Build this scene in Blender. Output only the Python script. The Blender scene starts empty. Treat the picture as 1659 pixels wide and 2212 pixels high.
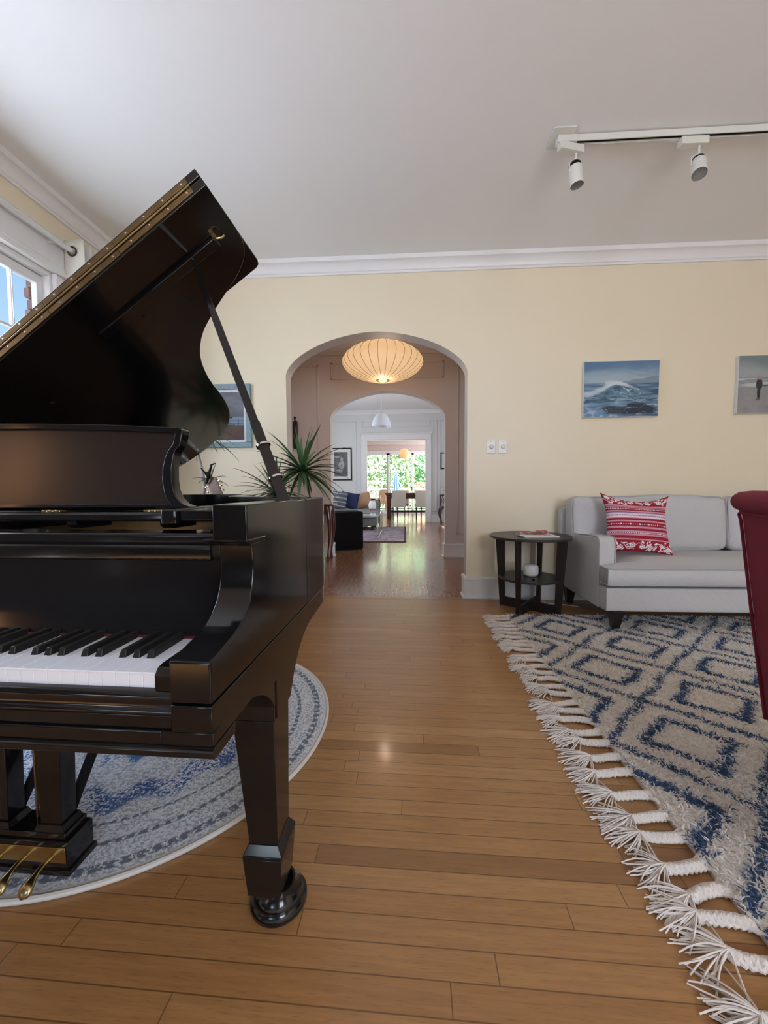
import bpy, bmesh, math, random
import numpy as np
from mathutils import Vector, Matrix
SC = bpy.context.scene
COL = SC.collection
R = math.radians
random.seed(7); RNG = np.random.default_rng(7)

# ------------------------------------------------------------------ camera
F_PX = 840.0
YAW, PITCH, ROLL = R(3.17), R(3.34), R(0.35)
fw = Vector((-math.sin(YAW)*math.cos(PITCH), math.cos(YAW)*math.cos(PITCH), -math.sin(PITCH)))
r0 = Vector((math.cos(YAW), math.sin(YAW), 0)); u0 = r0.cross(fw)
rt = math.cos(ROLL)*r0 - math.sin(ROLL)*u0
up = math.sin(ROLL)*r0 + math.cos(ROLL)*u0
cd = bpy.data.cameras.new('camera'); cam = bpy.data.objects.new('camera', cd); COL.objects.link(cam)
mw = Matrix((rt, up, -fw)).transposed().to_4x4(); mw.translation = (0, 0, 1.0)
cam.matrix_world = mw
cd.sensor_fit = 'VERTICAL'; cd.sensor_height = 24.0; cd.lens = 24.0*F_PX/2212.0
cd.clip_start = 0.05; cd.clip_end = 200
SC.camera = cam
SC.view_settings.view_transform = 'Standard'; SC.view_settings.look = 'None'
SC.view_settings.gamma = 1; SC.view_settings.exposure = 0.0

# ------------------------------------------------------------------ world, sun, window and fill light
w = bpy.data.worlds.new('sky'); SC.world = w; w.use_nodes = True
nt = w.node_tree; nt.nodes.clear()
wo = nt.nodes.new('ShaderNodeOutputWorld'); bg = nt.nodes.new('ShaderNodeBackground')
tc = nt.nodes.new('ShaderNodeTexCoord'); sx = nt.nodes.new('ShaderNodeSeparateXYZ'); cr = nt.nodes.new('ShaderNodeValToRGB')
nt.links.new(tc.outputs['Generated'], sx.inputs[0]); nt.links.new(sx.outputs['Z'], cr.inputs[0])
cr.color_ramp.elements[0].position = 0.0; cr.color_ramp.elements[0].color = (0.75, 0.90, 1.0, 1)
cr.color_ramp.elements[1].position = 0.6; cr.color_ramp.elements[1].color = (0.14, 0.45, 0.85, 1)
nt.links.new(cr.outputs[0], bg.inputs[0]); bg.inputs[1].default_value = 1.05
nt.links.new(bg.outputs[0], wo.inputs[0])

def light(kind, name, loc, energy, color, **k):
    l = bpy.data.lights.new(name, kind); l.energy = energy; l.color = color
    o = bpy.data.objects.new(name, l); COL.objects.link(o); o.location = loc
    if 'size' in k: l.shape = 'RECTANGLE'; l.size, l.size_y = k['size']
    if 'rot' in k: o.rotation_euler = k['rot']
    if 'angle' in k: l.angle = k['angle']
    if 'radius' in k: l.shadow_soft_size = k['radius']
    return o
light('SUN', 'sun', (6, 10, 20), 28.0, (1, 0.96, 0.90), rot=(R(38), R(22), 0), angle=R(0.6))
# daylight at left window and reflected rear one; the rest is added fill
light('AREA', 'daylight_left', (-2.66, 1.30, 1.68), 78, (0.72, 0.83, 1.0), size=(1.6, 1.6), rot=(0, R(-90), 0))
light('AREA', 'daylight_behind_a', (-1.35, -3.06, 1.50), 13, (0.80, 0.89, 1.0), size=(0.7, 1.0), rot=(R(90), 0, 0))
light('AREA', 'fill_behind_b', (2.3, -3.06, 1.70), 172, (0.86, 0.90, 1.0), size=(2.4, 1.8), rot=(R(90), 0, 0))  # added fill at an assumed opening behind the camera
light('AREA', 'fill_living', (-3.36, 8.9, 1.75), 75, (0.86, 0.90, 1.0), size=(1.8, 2.4), rot=(0, R(-90), 0))  # fill added to brighten the living room through an unseen opening
light('AREA', 'fill_living_right', (2.06, 7.8, 1.75), 45, (0.90, 0.92, 1.0), size=(1.8, 1.8), rot=(0, R(90), 0))  # second added living room fill, source assumed out of view
light('AREA', 'fill_dining', (2.46, 14.2, 1.6), 110, (0.92, 0.94, 1.0), size=(1.8, 2.4), rot=(0, R(90), 0))  # added fill for the dining room, from an assumed side opening

# ------------------------------------------------------------------ mesh helpers
class MB:
    def __init__(s): s.v = []; s.f = []
    def add(s, vs, fs, m=None):
        b = len(s.v)
        if m is not None: vs = [m @ Vector(p) for p in vs]
        s.v += [tuple(p) for p in vs]; s.f += [tuple(b+i for i in f) for f in fs]
        return s
    def box(s, x0, x1, y0, y1, z0, z1, m=None):
        vs = [(x, y, z) for z in (z0, z1) for y in (y0, y1) for x in (x0, x1)]
        return s.add(vs, [(0,2,3,1),(4,5,7,6),(0,1,5,4),(2,6,7,3),(0,4,6,2),(1,3,7,5)], m)
    def taper(s, c0, h0, c1, h1):   # box from centre c0 half-sizes h0 (x,y) to c1, h1
        vs = []
        for c, h in ((c0, h0), (c1, h1)):
            vs += [(c[0]-h[0], c[1]-h[1], c[2]), (c[0]+h[0], c[1]-h[1], c[2]), (c[0]+h[0], c[1]+h[1], c[2]), (c[0]-h[0], c[1]+h[1], c[2])]
        return s.add(vs, [(3,2,1,0),(4,5,6,7),(0,1,5,4),(1,2,6,5),(2,3,7,6),(3,0,4,7)])
    def prism(s, poly, axis, a, b, m=None):  # poly in the two other axes (x,y,z order), extruded along axis
        n = len(poly); vs = []
        for t in (a, b):
            for p in poly:
                vs.append({'x': (t, p[0], p[1]), 'y': (p[0], t, p[1]), 'z': (p[0], p[1], t)}[axis])
        fs = [tuple(range(n)), tuple(range(2*n-1, n-1, -1))] + [(i, i+n, (i+1) % n+n, (i+1) % n) for i in range(n)]
        return s.add(vs, fs, m)
    def tube(s, pts, r, seg=10, caps=True, m=None):
        pts = [Vector(p) for p in pts]; n = len(pts)
        rr = r if hasattr(r, '__len__') else [r]*n
        vs = []; fs = []; prev = None
        for i, p in enumerate(pts):
            t = (pts[min(i+1, n-1)] - pts[max(i-1, 0)])
            t = t.normalized() if t.length > 1e-9 else Vector((0, 0, 1))
            if prev is None:
                a = t.cross(Vector((0, 0, 1)))
                if a.length < 1e-3: a = t.cross(Vector((1, 0, 0)))
            else: a = prev - t*prev.dot(t)
            a.normalize(); prev = a; b = t.cross(a)
            for k in range(seg):
                q = 2*math.pi*k/seg
                vs.append(p + a*math.cos(q)*rr[i] + b*math.sin(q)*rr[i])
        for i in range(n-1):
            for k in range(seg):
                k2 = (k+1) % seg
                fs.append((i*seg+k, (i+1)*seg+k, (i+1)*seg+k2, i*seg+k2))
        if caps: fs += [tuple(range(seg)), tuple(range(n*seg-1, (n-1)*seg-1, -1))]
        return s.add(vs, fs, m)
    def lathe(s, prof, c=(0, 0, 0), seg=32, m=None, caps=True):
        vs = []; fs = []; n = len(prof)
        for r, z in prof:
            for k in range(seg):
                q = 2*math.pi*k/seg
                vs.append((c[0]+r*math.cos(q), c[1]+r*math.sin(q), c[2]+z))
        for i in range(n-1):
            for k in range(seg):
                k2 = (k+1) % seg
                fs.append((i*seg+k, i*seg+k2, (i+1)*seg+k2, (i+1)*seg+k))
        if caps: fs += [tuple(range(seg-1, -1, -1)), tuple(range((n-1)*seg, n*seg))]
        return s.add(vs, fs, m)
    def strip(s, a, b, z0, z1):   # wall strip between two xy polylines
        n = len(a); vs = []
        for i in range(n): vs += [(*a[i], z0), (*b[i], z0), (*b[i], z1), (*a[i], z1)]
        fs = [(0, 1, 2, 3), (4*n-1, 4*n-2, 4*n-3, 4*n-4)]
        for i in range(n-1):
            o = 4*i
            for k in range(4): fs.append((o+k, o+4+k, o+4+(k+1) % 4, o+(k+1) % 4))
        return s.add(vs, fs)
    def rbox(s, c, h, r=0.03, crown=(0, 0, 0), n=10, m=None):   # rounded, crowned cushion box
        base = len(s.v); idx = {}; vs = []; fs = []
        ns = [n, n, n]
        def V(i, j, k):
            key = (i, j, k)
            if key in idx: return idx[key]
            u = [2*i/n-1, 2*j/n-1, 2*k/n-1]
            # push samples toward the edges
            u = [math.copysign(abs(q)**0.6, q) if q else 0 for q in u]
            p = [u[a]*h[a] for a in range(3)]
            q = [max(-(h[a]-r), min(h[a]-r, p[a])) for a in range(3)]
            d = Vector([p[a]-q[a] for a in range(3)])
            if d.length > 1e-9: d = d.normalized()*r
            o = [q[a]+d[a] for a in range(3)]
            for a in range(3):
                b, e = [x for x in range(3) if x != a]
                if abs(p[a]) > h[a]*0.2:
                    o[a] += math.copysign(crown[a]*(1-(p[b]/h[b])**2)*(1-(p[e]/h[e])**2)*min(1, abs(p[a])/h[a]), p[a])
            idx[key] = len(vs); vs.append((c[0]+o[0], c[1]+o[1], c[2]+o[2])); return idx[key]
        for a in range(3):
            b, e = [x for x in range(3) if x != a]
            for side in (0, n):
                for i in range(n):
                    for j in range(n):
                        q = []
                        for di, dj in ((0, 0), (1, 0), (1, 1), (0, 1)):
                            t = [0, 0, 0]; t[a] = side; t[b] = i+di; t[e] = j+dj; q.append(V(*t))
                        if (side == 0) == (a != 1): q.reverse()
                        fs.append(tuple(q))
        return s.add(vs, fs, m)
    def build(s, name, mat, parent=None, smooth=True, ang=35, bevel=0, seg=2, loc=None, rot=None, sub=0):
        me = bpy.data.meshes.new(name); me.from_pydata(s.v, [], s.f); me.validate(); me.update()
        bm = bmesh.new(); bm.from_mesh(me); bmesh.ops.recalc_face_normals(bm, faces=bm.faces); bm.to_mesh(me); bm.free()
        if mat: me.materials.append(mat)
        if smooth:
            me.shade_smooth(); me.set_sharp_from_angle(angle=R(ang))
        o = bpy.data.objects.new(name, me); COL.objects.link(o)
        if parent: o.parent = parent
        if loc: o.location = loc
        if rot: o.rotation_euler = rot
        if bevel:
            b = o.modifiers.new('bevel', 'BEVEL'); b.width = bevel; b.segments = seg; b.limit_method = 'ANGLE'; b.angle_limit = R(40)
            b.harden_normals = False
        if sub:
            q = o.modifiers.new('sub', 'SUBSURF'); q.levels = sub; q.render_levels = sub
        return o
def thing(name, label, cat, loc=(0, 0, 0), rz=0, group=None):
    o = bpy.data.objects.new(name, None); COL.objects.link(o); o.location = loc; o.rotation_euler = (0, 0, rz)
    o.empty_display_size = 0.05
    return tag(o, label, cat, group)
def tag(o, label, cat, group=None):
    o['label'] = label; o['category'] = cat
    if group: o['group'] = group
    return o
def struct(o): o['kind'] = 'structure'; return o
def copy_tree(o, parent=None):
    c = o.copy(); COL.objects.link(c); c.parent = parent
    for ch in list(o.children): copy_tree(ch, c)
    return c
def arc(cx, cy, r, a0, a1, n=10): return [(cx+r*math.cos(R(a0+(a1-a0)*i/n)), cy+r*math.sin(R(a0+(a1-a0)*i/n))) for i in range(n+1)]

# ------------------------------------------------------------------ material helpers
def mat(name, col, rough=0.5, metal=0.0, var=0.0, vscale=8.0, bump=0.0, bscale=60.0, coat=0.0, spec=0.5, emit=None, es=0, stretch=(1, 1, 1), sheen=0, trans=0, coatr=0.05):
    m = bpy.data.materials.new(name); m.use_nodes = True; n = m.node_tree; b = n.nodes['Principled BSDF']
    b.inputs['Base Color'].default_value = (*col, 1); b.inputs['Roughness'].default_value = rough; b.inputs['Metallic'].default_value = metal
    b.inputs['Coat Weight'].default_value = coat; b.inputs['Coat Roughness'].default_value = coatr
    b.inputs['Specular IOR Level'].default_value = spec
    b.inputs['Sheen Weight'].default_value = sheen; b.inputs['Transmission Weight'].default_value = trans
    if emit: b.inputs['Emission Color'].default_value = (*emit, 1); b.inputs['Emission Strength'].default_value = es
    t = n.nodes.new('ShaderNodeTexCoord'); mp = n.nodes.new('ShaderNodeMapping'); mp.inputs['Scale'].default_value = stretch
    n.links.new(t.outputs['Object'], mp.inputs[0])
    nz = n.nodes.new('ShaderNodeTexNoise'); nz.inputs['Scale'].default_value = vscale; nz.inputs['Detail'].default_value = 4
    n.links.new(mp.outputs[0], nz.inputs['Vector'])
    mx = n.nodes.new('ShaderNodeMix'); mx.data_type = 'RGBA'
    mx.inputs[6].default_value = (*[max(0, c*(1-var)) for c in col], 1); mx.inputs[7].default_value = (*[min(1, c*(1+var)) for c in col], 1)
    n.links.new(nz.outputs['Fac'], mx.inputs[0]); n.links.new(mx.outputs[2], b.inputs['Base Color'])
    if bump:
        n2 = n.nodes.new('ShaderNodeTexNoise'); n2.inputs['Scale'].default_value = bscale; n2.inputs['Detail'].default_value = 3
        n.links.new(mp.outputs[0], n2.inputs['Vector'])
        bp = n.nodes.new('ShaderNodeBump'); bp.inputs['Strength'].default_value = bump; bp.inputs['Distance'].default_value = 0.01
        n.links.new(n2.outputs['Fac'], bp.inputs['Height']); n.links.new(bp.outputs[0], b.inputs['Normal'])
    return m
class NT:
    """tiny node expression helper"""
    def __init__(s, m): s.m = m; s.n = m.node_tree; s.b = s.n.nodes['Principled BSDF']
    def new(s, t, **k):
        o = s.n.nodes.new(t)
        for a, v in k.items(): setattr(o, a, v)
        return o
    def put(s, sock, v):
        if hasattr(v, 'default_value') or hasattr(v, 'links'): s.n.links.new(v, sock)
        else: sock.default_value = v
    def math(s, op, a, b=None, c=None):
        o = s.new('ShaderNodeMath', operation=op); s.put(o.inputs[0], a)
        if b is not None: s.put(o.inputs[1], b)
        if c is not None: s.put(o.inputs[2], c)
        return o.outputs[0]
    def mix(s, f, a, b):
        o = s.new('ShaderNodeMix', data_type='RGBA'); s.put(o.inputs[0], f)
        for i, v in ((6, a), (7, b)): s.put(o.inputs[i], (*v, 1) if isinstance(v, tuple) and len(v) == 3 else v)
        return o.outputs[2]
    def noise(s, vec, scale, detail=4, rough=0.5):
        o = s.new('ShaderNodeTexNoise'); s.n.links.new(vec, o.inputs['Vector']); o.inputs['Scale'].default_value = scale
        o.inputs['Detail'].default_value = detail; o.inputs['Roughness'].default_value = rough; return o.outputs['Fac']
    def ramp(s, f, stops):
        o = s.new('ShaderNodeValToRGB'); s.put(o.inputs[0], f); e = o.color_ramp.elements
        e[0].position, e[0].color = stops[0][0], (*stops[0][1], 1); e[1].position, e[1].color = stops[-1][0], (*stops[-1][1], 1)
        for p, c in stops[1:-1]: q = e.new(p); q.color = (*c, 1)
        return o.outputs[0]
    def step(s, f, a, b): # smooth 0..1
        o = s.new('ShaderNodeMapRange'); o.interpolation_type = 'SMOOTHSTEP'; s.put(o.inputs[0], f)
        o.inputs[1].default_value = a; o.inputs[2].default_value = b; return o.outputs[0]
    def bump(s, h, strength, dist=0.005):
        o = s.new('ShaderNodeBump'); o.inputs['Strength'].default_value = strength; o.inputs['Distance'].default_value = dist
        s.put(o.inputs['Height'], h); s.n.links.new(o.outputs[0], s.b.inputs['Normal'])

def floor_mat(name, bw, bl, along_y, rot, c_lo, c_mid, c_hi, rough, gap=0.035, coat=0.3, swing=1.0, bstr=0.22):
    m = mat(name, c_mid, rough); q = NT(m)
    tcn = q.new('ShaderNodeTexCoord'); mp = q.new('ShaderNodeMapping'); q.n.links.new(tcn.outputs['Object'], mp.inputs[0])
    mp.inputs['Rotation'].default_value = (0, 0, rot + (R(90) if along_y else 0))
    sp = q.new('ShaderNodeSeparateXYZ'); q.n.links.new(mp.outputs[0], sp.inputs[0])
    x, y = sp.outputs[0], sp.outputs[1]
    row = q.math('FLOOR', q.math('DIVIDE', y, bw)); fy = q.math('FRACT', q.math('DIVIDE', y, bw))
    wn = q.new('ShaderNodeTexWhiteNoise', noise_dimensions='1D'); q.n.links.new(row, wn.inputs['W'])
    xx = q.math('ADD', q.math('DIVIDE', x, bl), q.math('MULTIPLY', wn.outputs['Value'], 17.3))
    bid = q.math('FLOOR', xx); fx = q.math('FRACT', xx)
    w2 = q.new('ShaderNodeTexWhiteNoise', noise_dimensions='2D'); cv = q.new('ShaderNodeCombineXYZ')
    q.n.links.new(row, cv.inputs[0]); q.n.links.new(bid, cv.inputs[1]); q.n.links.new(cv.outputs[0], w2.inputs['Vector'])
    base = q.ramp(w2.outputs['Value'], [(0, c_lo), (0.05, c_mid), (0.5, tuple((a+b)/2 for a, b in zip(c_mid, c_hi))), (0.8, c_mid), (1, c_hi)])
    gm = q.new('ShaderNodeMapping'); q.n.links.new(mp.outputs[0], gm.inputs[0]); gm.inputs['Scale'].default_value = (1.6, 26, 1)
    go = q.new('ShaderNodeVectorMath', operation='ADD'); q.n.links.new(gm.outputs[0], go.inputs[0])
    sc = q.new('ShaderNodeVectorMath', operation='SCALE'); q.n.links.new(cv.outputs[0], sc.inputs[0]); sc.inputs['Scale'].default_value = 3.71
    q.n.links.new(sc.outputs[0], go.inputs[1])
    g = q.noise(go.outputs[0], 3.0, 6, 0.6); g2 = q.noise(go.outputs[0], 14.0, 3, 0.5)
    col = q.mix(q.step(g, 0.34, 0.68), q.mix(0.24, base, (0.12, 0.045, 0.015)), base)
    col = q.mix(q.math('MULTIPLY', q.step(g2, 0.54, 0.72), 0.34), col, (0.12, 0.05, 0.02))
    # gaps between boards
    ey = q.math('MINIMUM', fy, q.math('SUBTRACT', 1.0, fy)); ex_ = q.math('MULTIPLY', q.math('MINIMUM', fx, q.math('SUBTRACT', 1.0, fx)), bl/bw)
    e = q.math('MINIMUM', ey, ex_); gp = q.step(e, gap*0.25, gap)
    col = q.mix(gp, q.mix(0.62, col, (0.03, 0.012, 0.005)), col)
    q.n.links.new(col, q.b.inputs['Base Color'])
    q.put(q.b.inputs['Roughness'], q.math('ADD', q.math('MULTIPLY', g, 0.18), rough-0.09))
    q.b.inputs['Coat Weight'].default_value = coat; q.b.inputs['Coat Roughness'].default_value = 0.12
    wv = q.noise(mp.outputs[0], 5.0, 2, 0.5)
    q.bump(q.math('ADD', q.math('ADD', gp, q.math('MULTIPLY', g, 0.15)), q.math('MULTIPLY', wv, swing)), bstr, 0.0015)
    return m
def weave_mat(name, col, rough=0.9, scale=260, amp=0.35):
    m = mat(name, col, rough); q = NT(m)
    t = q.new('ShaderNodeTexCoord')
    wv = q.new('ShaderNodeTexWave', wave_type='BANDS', bands_direction='DIAGONAL'); wv.inputs['Scale'].default_value = scale/6; wv.inputs['Distortion'].default_value = 2.5; wv.inputs['Detail'].default_value = 1
    wv.inputs['Detail Scale'].default_value = 3
    q.n.links.new(t.outputs['Object'], wv.inputs['Vector'])
    n = q.noise(t.outputs['Object'], scale, 2)
    f = q.math('MULTIPLY', q.math('ADD', wv.outputs['Fac'], n), 0.5)
    q.n.links.new(q.mix(f, tuple(c*(1-amp*0.6) for c in col), tuple(min(1, c*(1+amp*0.3)) for c in col)), q.b.inputs['Base Color'])
    q.bump(f, 0.5, 0.002)
    return m
def vcol_mat(name, rough=0.6, bump=0.3, bscale=200):
    m = mat(name, (0.5, 0.5, 0.5), rough, bump=bump, bscale=bscale); q = NT(m)
    a = q.new('ShaderNodeAttribute'); a.attribute_name = 'pigment'
    q.n.links.new(a.outputs['Color'], q.b.inputs['Base Color']); return m

M = {}
M['yellow'] = mat('yellow_wall_paint', (0.80, 0.705, 0.525), 0.42, var=0.025, vscale=1.5, bump=0.08, bscale=45)
M['ceil'] = mat('ceiling_paint', (0.83, 0.83, 0.83), 0.7, var=0.01, vscale=2, bump=0.05, bscale=60)
M['white'] = mat('white_trim_paint', (0.80, 0.79, 0.79), 0.35, var=0.02, vscale=6)
M['hall'] = mat('hall_pinkish_paint', (0.65, 0.58, 0.55), 0.5, var=0.02, vscale=2, bump=0.05)
M['grey'] = mat('living_grey_white_paint', (0.68, 0.68, 0.67), 0.5, var=0.02, vscale=2)
M['pink'] = mat('dining_blush_paint', (0.70, 0.58, 0.54), 0.5, var=0.02)
M['black'] = mat('black_piano_lacquer', (0.006, 0.006, 0.007), 0.12, var=0.3, vscale=3, spec=0.50, bump=0.008, bscale=8)
M['blacksat'] = mat('black_satin_lacquer', (0.012, 0.010, 0.010), 0.32, var=0.2, vscale=40, stretch=(0.4, 1, 12), bump=0.03, bscale=90)
M['desk'] = mat('brown_black_satin_desk', (0.018, 0.013, 0.011), 0.24, var=0.3, vscale=30, stretch=(0.2, 1, 14), spec=0.5)
M['felt'] = mat('dark_interior', (0.01, 0.009, 0.008), 0.8)
M['ivory'] = mat('white_key_plastic', (0.78, 0.82, 0.90), 0.22, var=0.01, coat=0.3)
M['ebony'] = mat('black_key', (0.012, 0.012, 0.012), 0.35, var=0.2, vscale=60)
M['brass'] = mat('brass', (0.46, 0.37, 0.19), 0.26, 1.0, var=0.15, vscale=30)
M['brassd'] = mat('aged_brass', (0.24, 0.165, 0.08), 0.40, 1.0, var=0.3, vscale=25)
M['chrome'] = mat('chrome', (0.8, 0.8, 0.8), 0.15, 1.0)
M['gold'] = mat('gold_plate', (0.16, 0.10, 0.04), 0.5, 0.6)
M['redfelt'] = mat('red_felt', (0.10, 0.012, 0.012), 0.9)
M['sofa'] = weave_mat('grey_white_woven_upholstery', (0.56, 0.555, 0.56), 0.95, 230, 0.22)
M['piping'] = mat('grey_piping', (0.42, 0.42, 0.44), 0.9)
M['darkwood'] = mat('espresso_wood', (0.014, 0.010, 0.009), 0.4, var=0.4, vscale=20, stretch=(1, 1, 0.1))
M['tabletop'] = mat('black_brown_wood_veneer', (0.035, 0.030, 0.027), 0.4, var=0.5, vscale=14, stretch=(1, 10, 1))
M['red'] = weave_mat('crimson_wool', (0.23, 0.016, 0.042), 0.95, 400, 0.5)
M['shagw'] = mat('cream_wool', (0.92, 0.88, 0.83), 0.95, var=0.05, vscale=40)
M['shagb'] = mat('blue_wool', (0.075, 0.15, 0.29), 0.95, var=0.3, vscale=60)
for k_ in ('shagw', 'shagb'):   # wool fibres let some light through
    n_ = M[k_].node_tree; b_ = n_.nodes['Principled BSDF']; tr_ = n_.nodes.new('ShaderNodeBsdfTranslucent'); ms_ = n_.nodes.new('ShaderNodeMixShader')
    ms_.inputs[0].default_value = 0.38; tr_.inputs[0].default_value = (*b_.inputs['Base Color'].default_value[:3], 1)
    n_.links.new(b_.outputs[0], ms_.inputs[1]); n_.links.new(tr_.outputs[0], ms_.inputs[2]); n_.links.new(ms_.outputs[0], n_.nodes['Material Output'].inputs[0])
M['tassel'] = mat('cream_cotton_cord', (0.76, 0.71, 0.66), 0.95, var=0.1, vscale=60)
M['curtain'] = mat('cream_curtain', (0.74, 0.72, 0.64), 0.9, var=0.03, vscale=30, bump=0.1, bscale=300)
M['brick'] = mat('brick', (0.35, 0.2, 0.18), 0.9, var=0.5, vscale=14)
M['lampwhite'] = mat('white_lamp_metal', (0.68, 0.68, 0.63), 0.4)
M['glass'] = mat('window_glass', (1, 1, 1), 0.0, trans=1.0)
M['glass'].node_tree.nodes['Principled BSDF'].inputs['IOR'].default_value = 1.0
M['plastic'] = mat('white_plastic', (0.80, 0.79, 0.76), 0.35)
M['leaf'] = mat('dracaena_leaf', (0.06, 0.13, 0.05), 0.4, var=0.5, vscale=9)
M['trunk'] = mat('grey_trunk', (0.40, 0.34, 0.30), 0.8, var=0.35, vscale=60, stretch=(0.3, 0.3, 3), bump=0.3)
M['pot'] = mat('terracotta', (0.35, 0.16, 0.09), 0.7, var=0.1)
M['mahog'] = mat('mahogany', (0.075, 0.017, 0.010), 0.2, var=0.4, vscale=12, stretch=(1, 1, 0.15), coat=0.6)
M['ink'] = mat('black_cloth', (0.005, 0.005, 0.006), 0.8, var=0.3, vscale=120, spec=0.2)
M['guitar'] = mat('guitar_wood', (0.13, 0.062, 0.032), 0.4, var=0.4, vscale=8, stretch=(4, 1, 1))
M['mat'] = mat('picture_mat_board', (0.75, 0.75, 0.74), 0.8)
M['bluefr'] = mat('pale_blue_wood_frame', (0.22, 0.32, 0.36), 0.55, var=0.3, vscale=60, bump=0.15, bscale=150)
M['navy'] = mat('navy_cloth', (0.012, 0.02, 0.075), 0.9, var=0.2)
M['tan'] = mat('tan_hide', (0.40, 0.22, 0.12), 0.6, var=0.25, vscale=7)
M['slate'] = mat('slate_upholstery', (0.19, 0.19, 0.18), 0.9, var=0.2, vscale=30)
M['cream'] = mat('cream_upholstery', (0.56, 0.52, 0.46), 0.9, var=0.05, vscale=60)
M['tablewood'] = mat('dark_oak_table', (0.10, 0.035, 0.02), 0.4, var=0.4, vscale=10, stretch=(0.5, 4, 1))
M['cedar'] = mat('cedar_chair', (0.55, 0.27, 0.14), 0.6, var=0.2, vscale=10)
M['railw'] = mat('deck_rail_wood', (0.62, 0.45, 0.34), 0.7, var=0.15)
M['deck'] = mat('grey_deck', (0.58, 0.60, 0.64), 0.7, var=0.1, vscale=4)
M['umb'] = mat('blue_umbrella_canvas', (0.09, 0.16, 0.36), 0.8, var=0.1)
M['paint'] = vcol_mat('oil_paint')
M['pillow'] = vcol_mat('printed_cotton', 0.9, 0.2, 300)
M['canvas'] = mat('raw_canvas_edge', (0.72, 0.71, 0.68), 0.9, var=0.1, vscale=60)
M['floor1'] = floor_mat('honey_oak_boards', 0.057, 0.95, False, R(1.3), (0.31, 0.155, 0.060), (0.415, 0.212, 0.080), (0.50, 0.28, 0.115), 0.32, coat=0.2)
M['floor2'] = floor_mat('aged_red_oak_boards', 0.057, 0.55, True, 0, (0.17, 0.075, 0.035), (0.29, 0.135, 0.065), (0.36, 0.18, 0.09), 0.26, gap=0.12, coat=0.5, swing=0.9, bstr=0.28)

# ================================================================== THE SETTING
XL, XR, YB, YF, ZC = -2.43, 4.2, -2.95, 3.547, 3.02
def arch_poly(x0, x1, zsp, ztop, XA, XB, ZT, n=40, e=1.75):
    a = (x1-x0)/2; c = (x0+x1)/2; h = ztop-zsp
    pts = [(XA, 0), (x0, 0), (x0, zsp)]
    for i in range(1, n):
        t = math.pi*(1-i/n); u = math.cos(t); v = math.sin(t)
        pts.append((c+a*math.copysign(abs(u)**(2/e), u), zsp+h*abs(v)**(2/e)))
    return pts + [(x1, zsp), (x1, 0), (XB, 0), (XB, ZT), (XA, ZT)]
def arch_wall(name, x0, x1, zsp, ztop, XA, XB, ZT, ya, yb, mf, mr, mb=None):
    mb_ = MB().prism(arch_poly(x0, x1, zsp, ztop, XA, XB, ZT), 'y', ya, yb)
    o = struct(mb_.build(name, mf, ang=25)); me = o.data; me.materials.append(mr)
    if mb: me.materials.append(mb)
    for p in me.polygons:
        c = p.center
        if x0-0.01 < c.x < x1+0.01 and c.z < ztop+0.01 and abs(p.normal.y) < 0.5: p.material_index = 1
        elif mb and p.normal.y > 0.5: p.material_index = 2
    return o
M['reveal'] = mat('arch_lining_paint', (0.60, 0.55, 0.52), 0.45, var=0.02)
arch_wall('wall_far', -1.083, 0.552, 2.03, 2.405, XL-0.15, XR, ZC+0.1, YF, 3.70, M['yellow'], M['reveal'], M['hall'])
# left wall with two window openings
o = MB()
o.box(XL-0.15, XL, 0.12, 0.55, 0, ZC); o.box(XL-0.15, XL, 2.64, YF, 0, ZC)
for a, b in ((0.55, 2.64),):
    o.box(XL-0.15, XL, a, b, 0, 0.85); o.box(XL-0.15, XL, a, b, 2.50, ZC)
struct(o.build('wall_left', M['yellow'], smooth=False))
M['darkrefl'] = mat('reflection_darkening_wall', (0.085, 0.095, 0.115), 0.6)  # dark tone given to unseen rear walls to darken the piano's reflections
struct(MB().box(XL-0.15, XL, YB, 0.12, 0, ZC).build('wall_left_rear', M['darkrefl'], smooth=False))
struct(MB().box(XR, XR+0.15, YB, YF, 0, ZC).build('wall_right', M['yellow'], smooth=False))
o = MB()
for a, b in ((XL-0.15, -1.7), (-0.1, 1.2), (2.8, XR+0.15)): o.box(a, b, YB-0.12, YB, 0, ZC)
for a, b in ((-1.7, -0.1), (1.2, 2.8)): o.box(a, b, YB-0.12, YB, 0, 0.75); o.box(a, b, YB-0.12, YB, 2.6, ZC)
struct(o.build('wall_back', M['darkrefl'], smooth=False))
struct(MB().box(XL-0.15, XR+0.15, YB-0.12, YF, ZC, ZC+0.1).build('ceiling', M['ceil'], smooth=False))
struct(MB().box(XL-0.15, XR+0.15, YB-0.12, 3.50, -0.06, 0).build('floor', M['floor1'], smooth=False))
M['thresh'] = floor_mat('threshold_boards', 0.03, 3.5, False, 0, (0.30, 0.14, 0.05), (0.36, 0.17, 0.06), (0.42, 0.2, 0.08), 0.3)
struct(MB().box(XL-0.15, XR+0.15, 3.50, 3.57, -0.06, 0.001).build('trim_1', M['thresh'], smooth=False))
struct(MB().box(-3.3, 3.0, 3.57, 16.0, -0.06, 0).build('floor_hall', M['floor2'], smooth=False))
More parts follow.
